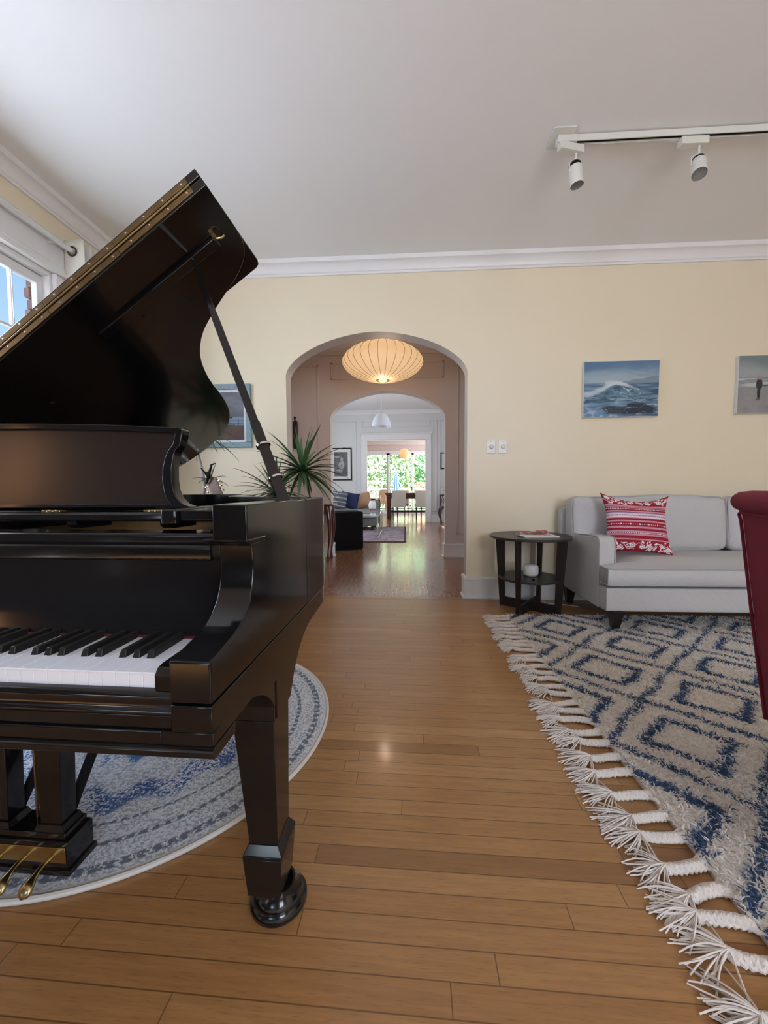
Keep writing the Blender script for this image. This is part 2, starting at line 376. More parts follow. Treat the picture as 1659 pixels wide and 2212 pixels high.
# crown mouldings
prof = [(0, 0), (-0.014, 0), (-0.014, 0.018), (-0.022, 0.022), (-0.026, 0.045), (-0.052, 0.075), (-0.062, 0.082), (-0.078, 0.086), (-0.082, 0.12), (0, 0.12)]
def crown(name, wall, z, a, b, along, sgn=1, k=1.0, m=None):
    p = [(wall+sgn*u*k, z+v*k) for u, v in prof]
    return struct(MB().prism(p, along, a, b).build(name, m or M['white'], ang=50))
crown('trim_2', YF, 2.90, XL, XR, 'x')
crown('trim_3', XL, 2.90, YB, YF, 'y', -1)
# picture-rail-like soft cove line on the ceiling by the left wall
# baseboards
def baseb(name, x0, x1, y, z=0.2, s=1):
    b = MB().box(x0, x1, y-0.020*s, y, 0, z-0.03); b.prism([(y, z-0.03), (y-0.026*s, z-0.03), (y-0.026*s, z-0.015), (y-0.014*s, z-0.004), (y-0.006*s, z), (y, z)], 'x', x0, x1)
    b.prism([(y, 0), (y-0.036*s, 0), (y-0.033*s, 0.012), (y-0.020*s, 0.022), (y, 0.022)], 'x', x0, x1)
    return struct(b.build(name, M['white'], ang=40))
b = MB()
def bb(b, x0, x1, y0, y1, z):
    b.box(x0, x1, y0, y1, 0, z-0.03); b.box(x0-0.006, x1+0.006, y0-0.006, y1+0.001, z-0.03, z-0.012); b.box(x0-0.002, x1+0.002, y0-0.002, y1, z-0.012, z); b.box(x0-0.014, x1+0.014, y0-0.014, y1+0.001, 0, 0.02)
bb(b, 0.532, XR, YF-0.02, YF, 0.20); bb(b, 0.532, 0.552, YF, 3.70, 0.20)
struct(b.build('baseboard_far', M['white'], bevel=0.003))
b = MB(); bb(b, XL, -1.063, YF-0.02, YF, 0.20); bb(b, -1.083, -1.063, YF, 3.70, 0.20)
struct(b.build('baseboard_far_left', M['white'], bevel=0.003))
b = MB().box(XL, XL+0.02, YB, YF-0.04, 0, 0.2); struct(b.build('baseboard_left', M['white'], bevel=0.003))

# ---- left window: casing, reveal, sashes, panes, exterior brick
wn = thing('window_1', None, None); del wn['label']; del wn['category']; wn['kind'] = 'structure'
b = MB()
b.box(XL, XL+0.022, 2.6401, 2.74, 0.85, 2.4995); b.box(XL, XL+0.022, 0.45, 0.55, 0.80, 2.56)
b.box(XL, XL+0.022, 0.45, 2.76, 2.56, 2.71); b.box(XL, XL+0.034, 0.43, 2.78, 2.70, 2.725); b.box(XL, XL+0.045, 0.45, 2.76, 2.50, 2.525); b.box(XL, XL+0.03, 0.45, 2.76, 2.525, 2.56)
b.box(XL, XL+0.030, 2.6395, 2.655, 0.85, 2.499); b.box(XL, XL+0.06, 0.43, 2.78, 0.80, 0.85)
b.build('casing', M['white'], wn, bevel=0.004)
b = MB(); b.box(-2.53, XL, 2.62, 2.64, 0.85, 2.50); b.box(-2.53, XL-0.001, 0.55, 2.6199, 2.4701, 2.4999); b.box(-2.53, XL, 0.55, 2.62, 0.85, 0.87)
b.build('jamb', M['white'], wn, bevel=0.002)
sash = MB()
for a, c in ((1.60, 2.6185), (0.57, 1.5985)):
    sash.box(-2.52, -2.48, c-0.045, c, 0.871, 2.466); sash.box(-2.52, -2.48, a, a+0.045, 0.87, 2.47)
    sash.box(-2.519, -2.479, a+0.001, c-0.001, 2.405, 2.465); sash.box(-2.52, -2.48, a, c, 0.87, 0.95)
    k = c-0.045-0.155
    while k > a+0.06: sash.box(-2.512, -2.488, k-0.016, k, 0.95, 2.405); sash.box(-2.508, -2.482, k-0.011, k-0.005, 0.95, 2.405); k -= 0.165
    for z in (2.04, 1.68, 1.32): sash.box(-2.512, -2.488, a, c, z, z+0.016)
s_ = sash.build('sash', M['white'], wn, bevel=0.002)
MB().box(-2.502, -2.498, 0.6, 2.6, 0.94, 2.41).build('pane', M['glass'], wn, smooth=False)
MB().box(XL-0.02, XL+0.006, 2.612, 2.622, 2.02, 2.32).build('latch_slot', M['felt'], wn, smooth=False)
b = MB()
for i in range(30):
    z = 0.6+i*0.072
    b.box(-2.60, -2.565, 2.60+(0.018 if i % 2 else 0), 2.80, z, z+0.062)
struct(b.build('wall_outer_brick', M['brick'], smooth=False, bevel=0.004))

# ================================================================== HALL
HZ = 2.98
arch_wall('wall_hall_far', -1.094, 0.578, 2.03, 2.418, -3.25, 2.05, 3.45, 5.70, 5.85, M['hall'], M['reveal'], M['grey'])
struct(MB().box(-2.2, -2.05, 3.70, 5.70, 0, HZ).build('wall_hall_left', M['hall'], smooth=False))
struct(MB().box(1.45, 1.6, 3.70, 5.70, 0, HZ).build('wall_hall_right', M['hall'], smooth=False))
struct(MB().box(-2.2, 1.6, 3.70, 5.70, HZ, HZ+0.08).build('ceiling_hall', M['ceil'], smooth=False))
def frame_rail(b, x0, x1, z0, z1, y, w=0.022, t=0.012):
    for q in ((x0, x1, z0, z0+w), (x0, x1, z1-w, z1), (x0, x0+w, z0, z1), (x1-w, x1, z0, z1)):
        b.box(q[0], q[1], y-t, y, q[2], q[3]); 
    for q in ((x0+w, x1-w, z0+w, z0+w*1.4), (x0+w, x0+w*1.4, z0+w, z1-w)): b.box(q[0], q[1], y-t*0.5, y, q[2], q[3])
b = MB()
frame_rail(b, -1.90, -1.26, 0.36, 2.80, 5.70); frame_rail(b, -1.075, 0.552, 2.59, 2.83, 5.70); frame_rail(b, 0.742, 1.35, 0.34, 2.77, 5.70)
b.box(-2.05, 1.45, 5.67, 5.70, 2.93, 2.98)
struct(b.build('trim_4', M['hall'], bevel=0.003))
b = MB(); bb(b, 0.558, 1.45, 5.68, 5.70, 0.20); bb(b, 0.558, 0.578, 5.70, 5.85, 0.20); bb(b, -2.05, -1.074, 5.68, 5.70, 0.20); bb(b, -1.094, -1.074, 5.70, 5.85, 0.20)
struct(b.build('baseboard_hall', M['white'], bevel=0.003))

# ================================================================== LIVING ROOM
LZ = 3.38
b = MB().box(-3.3, -3.15, 5.85, 7.7, 0, LZ).box(-3.3, -3.15, 10.1, 11.9, 0, LZ).box(-3.3, -3.15, 7.7, 10.1, 0, 0.85).box(-3.3, -3.15, 7.7, 10.1, 2.65, LZ)
struct(b.build('wall_living_left', M['grey'], smooth=False))
b = MB().box(1.9, 2.03, 5.85, 6.9, 0, LZ).box(1.9, 2.03, 8.7, 11.9, 0, LZ).box(1.9, 2.03, 6.9, 8.7, 0, 0.85).box(1.9, 2.03, 6.9, 8.7, 2.65, LZ)
struct(b.build('wall_living_right', M['grey'], smooth=False))
struct(MB().box(-3.3, 2.03, 5.85, 11.9, LZ, LZ+0.08).build('ceiling_living', M['ceil'], smooth=False))
b = MB().prism([(-3.3, 0), (-1.19, 0), (-1.19, 2.50), (0.625, 2.50), (0.625, 0), (2.2, 0), (2.2, LZ), (-3.3, LZ)], 'y', 11.9, 12.05)
struct(b.build('wall_living_far', M['grey'], smooth=False))
crown('trim_5', 11.9, 3.265, -3.15, 1.9, 'x', 1, 0.95)
b = MB()
frame_rail(b, -2.6, -1.49, 0.4, 3.06, 11.9, 0.025, 0.014); frame_rail(b, -1.31, 0.76, 2.87, 3.06, 11.9, 0.022); frame_rail(b, 0.84, 0.955, 0.31, 3.06, 11.9, 0.018, 0.016); frame_rail(b, 1.05, 1.8, 0.31, 3.06, 11.9)
struct(b.build('trim_6', M['grey'], bevel=0.003))
b = MB()
b.box(-1.32, -1.19, 11.87, 11.90, 0, 2.50); b.box(0.625, 0.755, 11.87, 11.90, 0, 2.50); b.box(-1.34, 0.775, 11.865, 11.90, 2.50, 2.66); b.box(-1.37, 0.805, 11.845, 11.90, 2.66, 2.70)
b.box(-1.345, -1.315, 11.86, 11.9, 0, 2.5); b.box(0.75, 0.78, 11.86, 11.9, 0, 2.5); b.box(-1.19, -1.175, 11.9, 12.05, 0, 2.50); b.box(0.61, 0.625, 11.9, 12.05, 0, 2.50); b.box(-1.19, 0.625, 11.9, 12.05, 2.485, 2.50)
struct(b.build('trim_7', M['white'], bevel=0.005))
b = MB(); bb(b, 0.78, 1.9, 11.88, 11.90, 0.21); bb(b, -3.15, -1.345, 11.88, 11.90, 0.21)
struct(b.build('baseboard_living', M['white'], bevel=0.003))

# ================================================================== DINING ROOM AND PATIO DOOR
struct(MB().box(-2.9, -2.75, 12.05, 16.0, 0, 3.03).build('wall_dining_left', M['pink'], smooth=False))
b = MB().box(2.3, 2.42, 12.05, 12.9, 0, 3.03).box(2.3, 2.42, 15.5, 16.0, 0, 3.03).box(2.3, 2.42, 12.9, 15.5, 0, 0.7).box(2.3, 2.42, 12.9, 15.5, 2.5, 3.03)
struct(b.build('wall_dining_right', M['pink'], smooth=False))
b = MB().box(-2.9, -1.85, 16.0, 16.15, 0, 3.03).box(1.95, 2.45, 16.0, 16.15, 0, 3.03).box(-1.85, 1.95, 16.0, 16.15, 2.56, 3.03)
struct(b.build('wall_dining_far', M['pink'], smooth=False))
struct(MB().box(-2.9, 2.45, 12.05, 16.15, 3.03, 3.1).build('ceiling_dining', M['ceil'], smooth=False))
struct(MB().box(-2.75, 2.3, 15.3, 16.0, 2.78, 3.03).build('trim_8', M['pink'], smooth=False))
dr = thing('door_1', None, None); del dr['label']; del dr['category']; dr['kind'] = 'structure'
b = MB()
b.box(-1.85, 1.95, 15.97, 16.08, 2.47, 2.56); b.box(-1.85, 1.95, 15.97, 16.08, -0.02, 0.03); b.box(-1.85, -1.78, 15.97, 16.08, 0.03, 2.47); b.box(1.88, 1.95, 15.97, 16.08, 0.03, 2.47)
b.build('door_frame', M['white'], dr, bevel=0.004)
for x0, x1, yy in ((-1.78, -0.68, 16.05), (-0.72, 0.34, 16.01), (0.25, 1.88, 16.05)):
    b = MB(); t = 0.085
    b.box(x0, x0+t, yy-0.02, yy+0.02, 0.03, 2.47); b.box(x1-t, x1, yy-0.02, yy+0.02, 0.03, 2.47); b.box(x0, x1, yy-0.02, yy+0.02, 2.40, 2.47); b.box(x0, x1, yy-0.02, yy+0.02, 0.03, 0.15)
    p_ = b.build('sliding_panel', M['white'], dr, bevel=0.003)
    g_ = MB().box(x0+t, x1-t, yy-0.003, yy+0.003, 0.15, 2.40).build('pane', M['glass'], p_, smooth=False)
MB().box(0.245, 0.275, 15.93, 15.99, 0.93, 1.10).build('door_handle', M['felt'], dr, bevel=0.004)

# ================================================================== OUTSIDE
struct(MB().box(-7, 7, 16.15, 20.3, -0.14, -0.04).build('floor_deck', M['deck'], smooth=False))
struct(MB().box(-30, 30, 20.3, 60, -0.6, -0.5).build('ground', mat('lawn', (0.12, 0.22, 0.05), 0.9, var=0.4, vscale=3), smooth=False))
rl = thing('deck_railing', 'sunlit pale wooden deck railing beyond the patio door', 'railing', (0, 19.6, -0.04))
MB().box(-6, 6, -0.05, 0.05, 1.04, 1.09).build('top_rail', M['railw'], rl, bevel=0.004)
MB().box(-6, 6, -0.03, 0.03, 0.10, 0.15).build('bottom_rail', M['railw'], rl, bevel=0.004)
for i in range(7): MB().box(-6+i*2-0.045, -6+i*2+0.045, -0.045, 0.045, 0, 1.04).build('post', M['railw'], rl, smooth=False)
bal = MB()
for i in range(96):
    x = -5.9+i*0.124; bal.box(x-0.015, x+0.015, -0.015, 0.015, 0.15, 1.04)
bo = bal.build('balusters', M['railw'], rl, smooth=False)

def leafy(name, label, cat, x0, x1, y, z0, z1, cols, n, size, depth=0.9, seed=1):
    rg = np.random.default_rng(seed); me = bpy.data.meshes.new(name)
    X = rg.uniform(x0, x1, n); Z = rg.uniform(z0, z1, n); Y = y + depth*(rg.random(n)-0.5) + 0.25*np.sin(X*3.1+seed)*np.cos(Z*2.3)
    C = np.stack([X, Y, Z], 1)
    a = rg.normal(size=(n, 3)); a /= np.linalg.norm(a, axis=1, keepdims=True)
    b = np.cross(a, rg.normal(size=(n, 3))); b /= np.linalg.norm(b, axis=1, keepdims=True)
    s = size*rg.uniform(0.6, 1.3, (n, 1))
    V = np.stack([C-a*s, C-b*s*0.5+0*a, C+a*s, C+b*s*0.5], 1).reshape(-1, 3)
    me.vertices.add(4*n); me.vertices.foreach_set('co', V.ravel()); me.loops.add(4*n); me.loops.foreach_set('vertex_index', np.arange(4*n))
    me.polygons.add(n); me.polygons.foreach_set('loop_start', np.arange(n)*4)
    for c in cols: me.materials.append(c)
    me.polygons.foreach_set('material_index', rg.integers(0, len(cols), n)); me.update()
    o = bpy.data.objects.new(name, me); COL.objects.link(o)
    return tag(o, label, cat)
g1 = mat('hedge_leaf_green', (0.42, 0.62, 0.40), 0.6); g2 = mat('hedge_leaf_light', (0.66, 0.76, 0.55), 0.6); g3 = mat('hedge_leaf_deep', (0.26, 0.50, 0.32), 0.6)
g4 = mat('blossom_pink', (0.85, 0.62, 0.66), 0.6); g5 = mat('leaf_coral', (0.75, 0.28, 0.16), 0.6); g6 = mat('leaf_yellow', (0.70, 0.66, 0.30), 0.6)
hb = MB().rbox((0, 24.6, 1.9), (9, 0.6, 2.8), 0.4, n=8).build('tall_hedge', g3)
tag(hb, 'tall green garden hedge filling the view behind the deck', 'hedge')
leafy('shrub', 'tall shrub with pink blossom, left of the closed blue umbrella', 'shrub', -3.2, -0.75, 22.0, 0.4, 4.4, [g1, g1, g2, g4, g2], 2600, 0.14, seed=3)
leafy('shrub', 'yellow green shrub rising behind the closed blue umbrella', 'shrub', -0.75, 0.45, 21.4, 0.2, 4.4, [g2, g6, g1, g2, g3], 1500, 0.13, seed=5)
leafy('shrub', 'deep green tall shrub behind the right pane of the patio door', 'shrub', 0.45, 3.4, 22.0, 1.2, 4.4, [g1, g3, g1, g2], 2600, 0.13, seed=8)
leafy('shrub', 'low coral red shrub over the railing, under the deep green one', 'shrub', 0.5, 2.6, 20.8, 0.1, 1.35, [g5, g6, g2, g4], 1100, 0.11, 0.5, seed=9)
u = thing('patio_umbrella', 'closed blue patio umbrella standing on the deck by the railing', 'umbrella', (-0.44, 18.6, -0.04))
MB().tube([(0, 0, 0), (0, 0, 2.0)], 0.022).build('pole', M['white'], u)
MB().lathe([(0.04, 0), (0.23, 0.0), (0.23, 0.05), (0.05, 0.07), (0.03, 0.2)]).build('base', M['deck'], u)
can = MB(); seg = 16
vs = []; pr_ = [(0.02, 1.86), (0.07, 1.78), (0.10, 1.5), (0.12, 1.2), (0.16, 0.92)]
for r_, z_ in pr_:
    for k in range(seg): q = 2*math.pi*k/seg; rr = r_*(1.15 if k % 2 else 0.75); vs.append((rr*math.cos(q), rr*math.sin(q), z_))
can.add(vs, [(i*seg+k, i*seg+(k+1) % seg, (i+1)*seg+(k+1) % seg, (i+1)*seg+k) for i in range(4) for k in range(seg)])
can.build('canopy', M['umb'], u)
c_ = thing('garden_chair', 'reddish cedar slatted garden chair with arms outside the patio door', 'chair', (-1.05, 17.7, -0.04), R(200))
for x in (-0.25, 0.25):
    for y in (-0.25, 0.25): MB().box(x-0.03, x+0.03, y-0.03, y+0.03, 0, 0.6).build('leg', M['cedar'], c_, smooth=False)
    MB().box(x-0.06, x+0.06, -0.32, 0.3, 0.6, 0.63).build('arm', M['cedar'], c_, bevel=0.005)
sb = MB()
for i in range(5): sb.box(-0.25, 0.25, -0.26+i*0.1, -0.18+i*0.1, 0.36, 0.385)
sb.build('seat', M['cedar'], c_, smooth=False)
sb = MB()
for i in range(5): sb.box(-0.24+i*0.1, -0.16+i*0.1, 0.24, 0.265, 0.38, 0.98+0.03*(2-abs(i-2)))
sb.box(-0.26, 0.26, 0.265, 0.29, 0.8, 0.86); sb.build('backrest', M['cedar'], c_, smooth=False)

# ================================================================== FAR ROOMS' FURNITURE
dt = thing('dining_table', 'long dark wooden dining table in the bright room beyond the doorway', 'table', (0.45, 13.35, 0))
MB().box(-1.12, 1.12, -0.5, 0.5, 0.80, 0.875).build('tabletop', M['tablewood'], dt, bevel=0.006)
for x in (-1.0, 1.0):
    for y in (-0.38, 0.38): MB().box(x-0.065, x+0.065, y-0.065, y+0.065, 0, 0.80).build('leg', M['tablewood'], dt, bevel=0.005)
MB().box(-0.93, 0.93, -0.05, 0.05, 0.20, 0.27).build('stretcher', M['tablewood'], dt, smooth=False)
MB().box(-1.0, 1.0, -0.40, -0.34, 0.68, 0.80).build('apron', M['tablewood'], dt, smooth=False)
def dchair(loc, rz, label):
    c = thing('dining_chair', label, 'chair', loc, rz, 'dining chairs at the dark table')
    MB().rbox((0, 0, 0.45), (0.22, 0.22, 0.045), 0.03, (0, 0, 0.012), 8).build('seat', M['cream'], c)
    MB().rbox((0, -0.21, 0.68), (0.225, 0.028, 0.275), 0.02, (0, 0.004, 0), 8).build('backrest', M['cream'], c)
    for x in (-0.19, 0.19):
        for y in (-0.2, 0.19): MB().taper((x, y, 0), (0.011, 0.011), (x, y, 0.41), (0.017, 0.017)).build('leg', M['darkwood'], c, smooth=False)
    return c
dchair((-0.215, 12.80, 0), 0, 'cream upholstered dining chair seen from behind, left one at the dark table')
dchair((0.545, 12.80, 0), 0, 'cream upholstered dining chair seen from behind, partly cut by the right doorway trim')
dchair((-0.1, 13.95, 0), R(180), 'cream dining chair on the garden side of the dark table')
dchair((0.75, 13.95, 0), R(180), 'cream dining chair on the garden side, behind the right front chair')
pl = thing('pendant_lamp', 'small orange paper globe lamp hanging before the patio door', 'lamp', (-0.04, 13.4, 2.21))
m_glob = mat('paper_globe_glow', (0.85, 0.55, 0.30), 0.8, emit=(1.0, 0.50, 0.20), es=0.55)
MB().lathe([(0.03, -0.175), (0.09, -0.155), (0.15, -0.10), (0.178, 0), (0.15, 0.10), (0.09, 0.155), (0.03, 0.175)]).build('shade', m_glob, pl)
MB().tube([(0, 0, 0.17), (0, 0, 0.819)], 0.004, 6).build('cord', M['white'], pl)

pl = thing('pendant_lamp', 'frosted white bell shaped glass pendant on a thin rod, framed by the inner arch', 'lamp', (-0.545, 9.0, 2.43))
m_fr = mat('frosted_glass', (0.62, 0.64, 0.68), 0.35, var=0.06, vscale=12, emit=(0.8, 0.85, 1.0), es=0.03)
MB().lathe([(0.226, 0), (0.222, 0.05), (0.20, 0.13), (0.165, 0.21), (0.12, 0.275), (0.06, 0.31), (0.02, 0.325), (0.02, 0.32), (0.06, 0.30), (0.16, 0.20), (0.215, 0.05), (0.219, 0)], caps=False).build('shade', m_fr, pl)
MB().tube([(0, 0, 0.32), (0, 0, 0.86)], 0.012, 8).build('rod', M['chrome'], pl)
MB().lathe([(0.01, 0.80), (0.035, 0.85), (0.065, 0.95), (0.065, 0.955)]).build('canopy', M['chrome'], pl)

def picture(name, label, x0, x1, z0, z1, y, fw_, frm, mat_w, paint, depth=0.03, n=(60, 80), cat='picture'):
    t = thing(name, label, cat, ((x0+x1)/2, y, z0))
    W, H = (x1-x0)/2, z1-z0
    b = MB()
    for q in ((-W, W, 0, fw_), (-W, W, H-fw_, H), (-W, -W+fw_, fw_, H-fw_), (W-fw_, W, fw_, H-fw_)): b.box(q[0], q[1], -depth, 0, q[2], q[3])
    b.build('frame', frm, t, bevel=0.004)
    MB().box(-W+fw_, W-fw_, -depth*0.5, -0.001, fw_, H-fw_).build('mat_board', M['mat'], t, smooth=False)
    art(W*2-2*fw_-2*mat_w, H-2*fw_-2*mat_w, paint, n).build_art('artwork', t, (0, -depth*0.5-0.002, fw_+mat_w))
    return t
def vnoise(x, y, seed=0):
    xi = np.floor(x).astype(int); yi = np.floor(y).astype(int); fx = x-xi; fy = y-yi
    fx = fx*fx*(3-2*fx); fy = fy*fy*(3-2*fy)
    def h(a, b): q = np.sin(a*127.1+b*311.7+seed*74.7)*43758.5453; return q-np.floor(q)
    return (h(xi, yi)*(1-fx)+h(xi+1, yi)*fx)*(1-fy)+(h(xi, yi+1)*(1-fx)+h(xi+1, yi+1)*fx)*fy
def fbm(x, y, seed=0, o=4):
    s = 0; a = 0.5
    for i in range(o): s = s+a*vnoise(x*2**i, y*2**i, seed+i); a *= 0.5
    return s/(1-0.5**o)
class art:
    def __init__(s, W, H, fn, n): s.W, s.H, s.fn, s.n = W, H, fn, n
    def build_art(s, name, parent, loc, material=None):
        nu, nv = s.n; u, v = np.meshgrid(np.linspace(0, 1, nu+1), np.linspace(0, 1, nv+1))
        P = np.stack([(u-0.5)*s.W, np.zeros_like(u), (1-v)*s.H], -1).reshape(-1, 3)
        me = bpy.data.meshes.new(name)
        idx = lambda i, j: j*(nu+1)+i
        fs = [(idx(i, j), idx(i, j+1), idx(i+1, j+1), idx(i+1, j)) for j in range(nv) for i in range(nu)]
        me.from_pydata([tuple(p) for p in P], [], fs)
        c = np.clip(s.fn(u, v), 0, 1).reshape(-1, 3); a = me.color_attributes.new('pigment', 'FLOAT_COLOR', 'POINT')
        a.data.foreach_set('color', np.c_[c, np.ones(len(c))].astype(np.float32).ravel())
        me.materials.append(material or M['paint']); o = bpy.data.objects.new(name, me); COL.objects.link(o); o.parent = parent; o.location = loc
        return o
def L(a, b, t): t = np.clip(t, 0, 1)[..., None]; return np.array(a)*(1-t)+np.array(b)*t
def ss(a, b, x): t = np.clip((x-a)/(b-a), 0, 1); return t*t*(3-2*t)
def over(c, col, m): m = np.clip(m, 0, 1)[..., None]; return c*(1-m)+np.array(col)*m
def p_mono(u, v):   # plain generic grey figure study
    c = L((0.05, 0.05, 0.055), (0.20, 0.20, 0.21), fbm(u*6, v*6, 3))
    e = lambda cx, cy, a, b: ss(1.1, 0.8, ((u-cx)/a)**2+((v-cy)/b)**2)
    for q in ((0.55, 0.30, 0.10, 0.09), (0.50, 0.55, 0.20, 0.17), (0.62, 0.50, 0.12, 0.14), (0.40, 0.75, 0.25, 0.05)): c = over(c, (0.42, 0.42, 0.41), 0.8*e(*q))
    c = over(c, (0.07, 0.07, 0.07), e(0.55, 0.56, 0.05, 0.05)); c = over(c, (0.5, 0.5, 0.5), e(0.2, 0.2, 0.2, 0.04)*0.6)
    return c
picture('framed_picture', 'black framed grey print with white mat, above the far sofa cushions', -2.30, -1.635, 1.28, 2.27, 11.9, 0.035, M['ink'], 0.09, p_mono)
def p_small(u, v):
    c = L((0.5, 0.5, 0.5), (0.65, 0.65, 0.64), fbm(u*5, v*5, 9)); m = ss(0.25, 0.2, np.abs(v-0.3))+ss(0.22, 0.17, np.abs(v-0.78))
    return over(c, (0.06, 0.06, 0.07), m*ss(0.3, 0.25, np.abs(u-0.55))*(fbm(u*9, v*9, 4) > 0.35))
picture('framed_picture', 'small black framed print at the right edge of the inner arch', 1.06, 1.50, 1.60, 2.095, 11.9, 0.03, M['ink'], 0.08, p_small, n=(40, 40))

# sofa with chaise in the living room
s2 = thing('chaise_sofa', 'low slate grey sofa with chaise in the living room', 'sofa', (-1.35, 9.76, 0))
MB().rbox((0, 0, 0.20), (0.66, 0.50, 0.085), 0.04, n=8).build('base', M['slate'], s2)
MB().rbox((0, 0.02, 0.425), (0.68, 0.5, 0.07), 0.05, (0, 0, 0.02), 8).build('seat_cushion', M['slate'], s2)
MB().rbox((0.0, 0.62, 0.42), (0.66, 0.12, 0.30), 0.06, n=8).build('backrest', M['slate'], s2)
for x in (-0.55, 0.55):
    for y in (-0.4, 0.4): MB().box(x-0.03, x+0.03, y-0.03, y+0.03, 0, 0.125).build('leg', M['darkwood'], s2, smooth=False)
def pillow_mesh(w, h, t, n=28, pin=0.10, sag=0.0, mat_=None, fn=None, name='cushion_cover', parent=None):
    me = bpy.data.meshes.new(name); vs = []; fs = []; cols = []
    for side in (-1, 1):
        for j in range(n+1):
            for i in range(n+1):
                u, v = 2*i/n-1, 2*j/n-1
                x = u*w/2*(1-pin*(1-u*u)*0+pin*(0.5*(v*v)-0.5)*abs(u)**3); z = v*h/2*(1+pin*(0.5*(u*u)-0.5)*abs(v)**3)
                th = t/2*max(0, (1-abs(u)**2.6))**0.55*max(0, (1-abs(v)**2.6))**0.55
                if v > 0: z -= sag*(1-u*u)*v**2
                x += 0.35*sag*(u*abs(v)**3)-0.25*sag*u*(1-v*v)
                vs.append((x, side*th, z)); cols.append((i/n, 1-j/n))
    N = (n+1)**2
    for sd in (0, 1):
        for j in range(n):
            for i in range(n):
                a = sd*N+j*(n+1)+i; q = (a, a+1, a+n+2, a+n+1); fs.append(q if sd == 0 else q[::-1])
    me.from_pydata(vs, [], fs)
    if fn:
        uv = np.array(cols); c = np.clip(fn(uv[:, 0], uv[:, 1]), 0, 1)
        a = me.color_attributes.new('pigment', 'FLOAT_COLOR', 'POINT'); a.data.foreach_set('color', np.c_[c, np.ones(len(c))].astype(np.float32).ravel())
    bm = bmesh.new(); bm.from_mesh(me); bmesh.ops.remove_doubles(bm, verts=bm.verts, dist=1e-5); bm.to_mesh(me); bm.free()
    me.shade_smooth(); me.materials.append(mat_)
    o = bpy.data.objects.new(name, me); COL.objects.link(o)
    if parent: o.parent = parent
    return o
M['slatecush'] = mat('slate_cushion', (0.07, 0.08, 0.10), 0.9)
def p_strip(u, v):
    c = L((0.06, 0.07, 0.09), (0.09, 0.10, 0.12), fbm(u*20, v*20, 2))
    for k in (0.15, 0.38, 0.6, 0.82): c = over(c, (0.42, 0.42, 0.42), ss(0.03, 0.015, np.abs(v-k)))
    return c
o = pillow_mesh(0.52, 0.46, 0.16, mat_=M['pillow'], fn=p_strip, name='cushion'); o.location = (-1.70, 9.55, 0.745); o.rotation_euler = (R(-12), R(8), 0)
tag(o, 'dark slate cushion with pale stripes on the far sofa', 'cushion')
o = pillow_mesh(0.46, 0.42, 0.14, mat_=M['navy'], name='cushion'); o.location = (-1.40, 9.68, 0.725); o.rotation_euler = (R(-14), R(10), 0)
tag(o, 'plain navy blue cushion on the far sofa, between the striped and tan ones', 'cushion')
o = pillow_mesh(0.44, 0.42, 0.14, mat_=M['tan'], name='cushion'); o.location = (-1.08, 9.86, 0.72); o.rotation_euler = (R(-16), R(-10), R(20))
tag(o, 'tan brown hide cushion on the far sofa', 'cushion')
st = thing('side_table', 'thin black metal side table beside the chaise of the far sofa', 'table', (-0.90, 10.6, 0))
for x in (-0.19, 0.19):
    for y in (-0.19, 0.19): MB().box(x-0.009, x+0.009, y-0.009, y+0.009, 0, 0.70).build('leg', M['ink'], st, smooth=False)
MB().box(-0.2, 0.2, -0.2, 0.2, 0.70, 0.72).build('tabletop', M['ink'], st, smooth=False)
bk = MB().box(-0.11, 0.11, -0.08, 0.08, 0, 0.03).build('book', M['ink'], loc=(-0.95, 10.6, 0.72)); tag(bk, 'dark closed book on the thin black side table', 'book')
vz = MB().lathe([(0.03, 0), (0.085, 0.01), (0.10, 0.09), (0.07, 0.19), (0.075, 0.2), (0.068, 0.2), (0.06, 0.18)]).build('vase', M['plastic'], loc=(-0.82, 9.60, 0.517)); tag(vz, 'white rounded ceramic vase beside the tan cushion on the far sofa', 'vase')
ct = thing('coffee_table', 'low glass coffee table with thin chrome sled frame', 'table', (-0.95, 8.45, 0.012))
m_tg = mat('table_glass', (0.75, 0.80, 0.80), 0.05, trans=0.7)
MB().box(-0.40, 0.40, -0.78, 0.78, 0.445, 0.457).build('glass_top', m_tg, ct, smooth=False)
for y in (-0.77, 0.77):
    fr = MB()
    for a, c in (((-0.39, y, 0.008), (-0.39, y, 0.44)), ((0.39, y, 0.008), (0.39, y, 0.44)), ((-0.39, y, 0.436), (0.39, y, 0.436))): fr.tube([a, c], 0.013, 8)
    fr.build('leg_frame', M['chrome'], ct)
fr = MB()
for x in (-0.39, 0.39): fr.tube([(x, -0.77, 0.009), (x, 0.77, 0.009)], 0.013, 8)
fr.build('sled_runner', M['chrome'], ct)
wg = thing('wine_glass', 'stemmed glass of red drink on the glass coffee table', 'glass', (-0.75, 8.3, 0.469))
MB().lathe([(0.04, 0), (0.04, 0.004), (0.006, 0.008), (0.005, 0.07), (0.03, 0.09), (0.042, 0.13), (0.036, 0.17)], seg=16, caps=False).build('bowl', M['glass'], wg)
MB().lathe([(0.002, 0.078), (0.027, 0.09), (0.037, 0.12), (0.0, 0.121)], seg=16).build('drink', mat('red_drink', (0.5, 0.03, 0.03), 0.3), wg)
o = MB().box(-0.17, 0.17, -0.12, 0.12, 0, 0.03).build('book', M['plastic'], loc=(-0.88, 8.0, 0.469), bevel=0.002); tag(o, 'pale hardback book, lower of two on the glass coffee table', 'book', 'books on the coffee table')
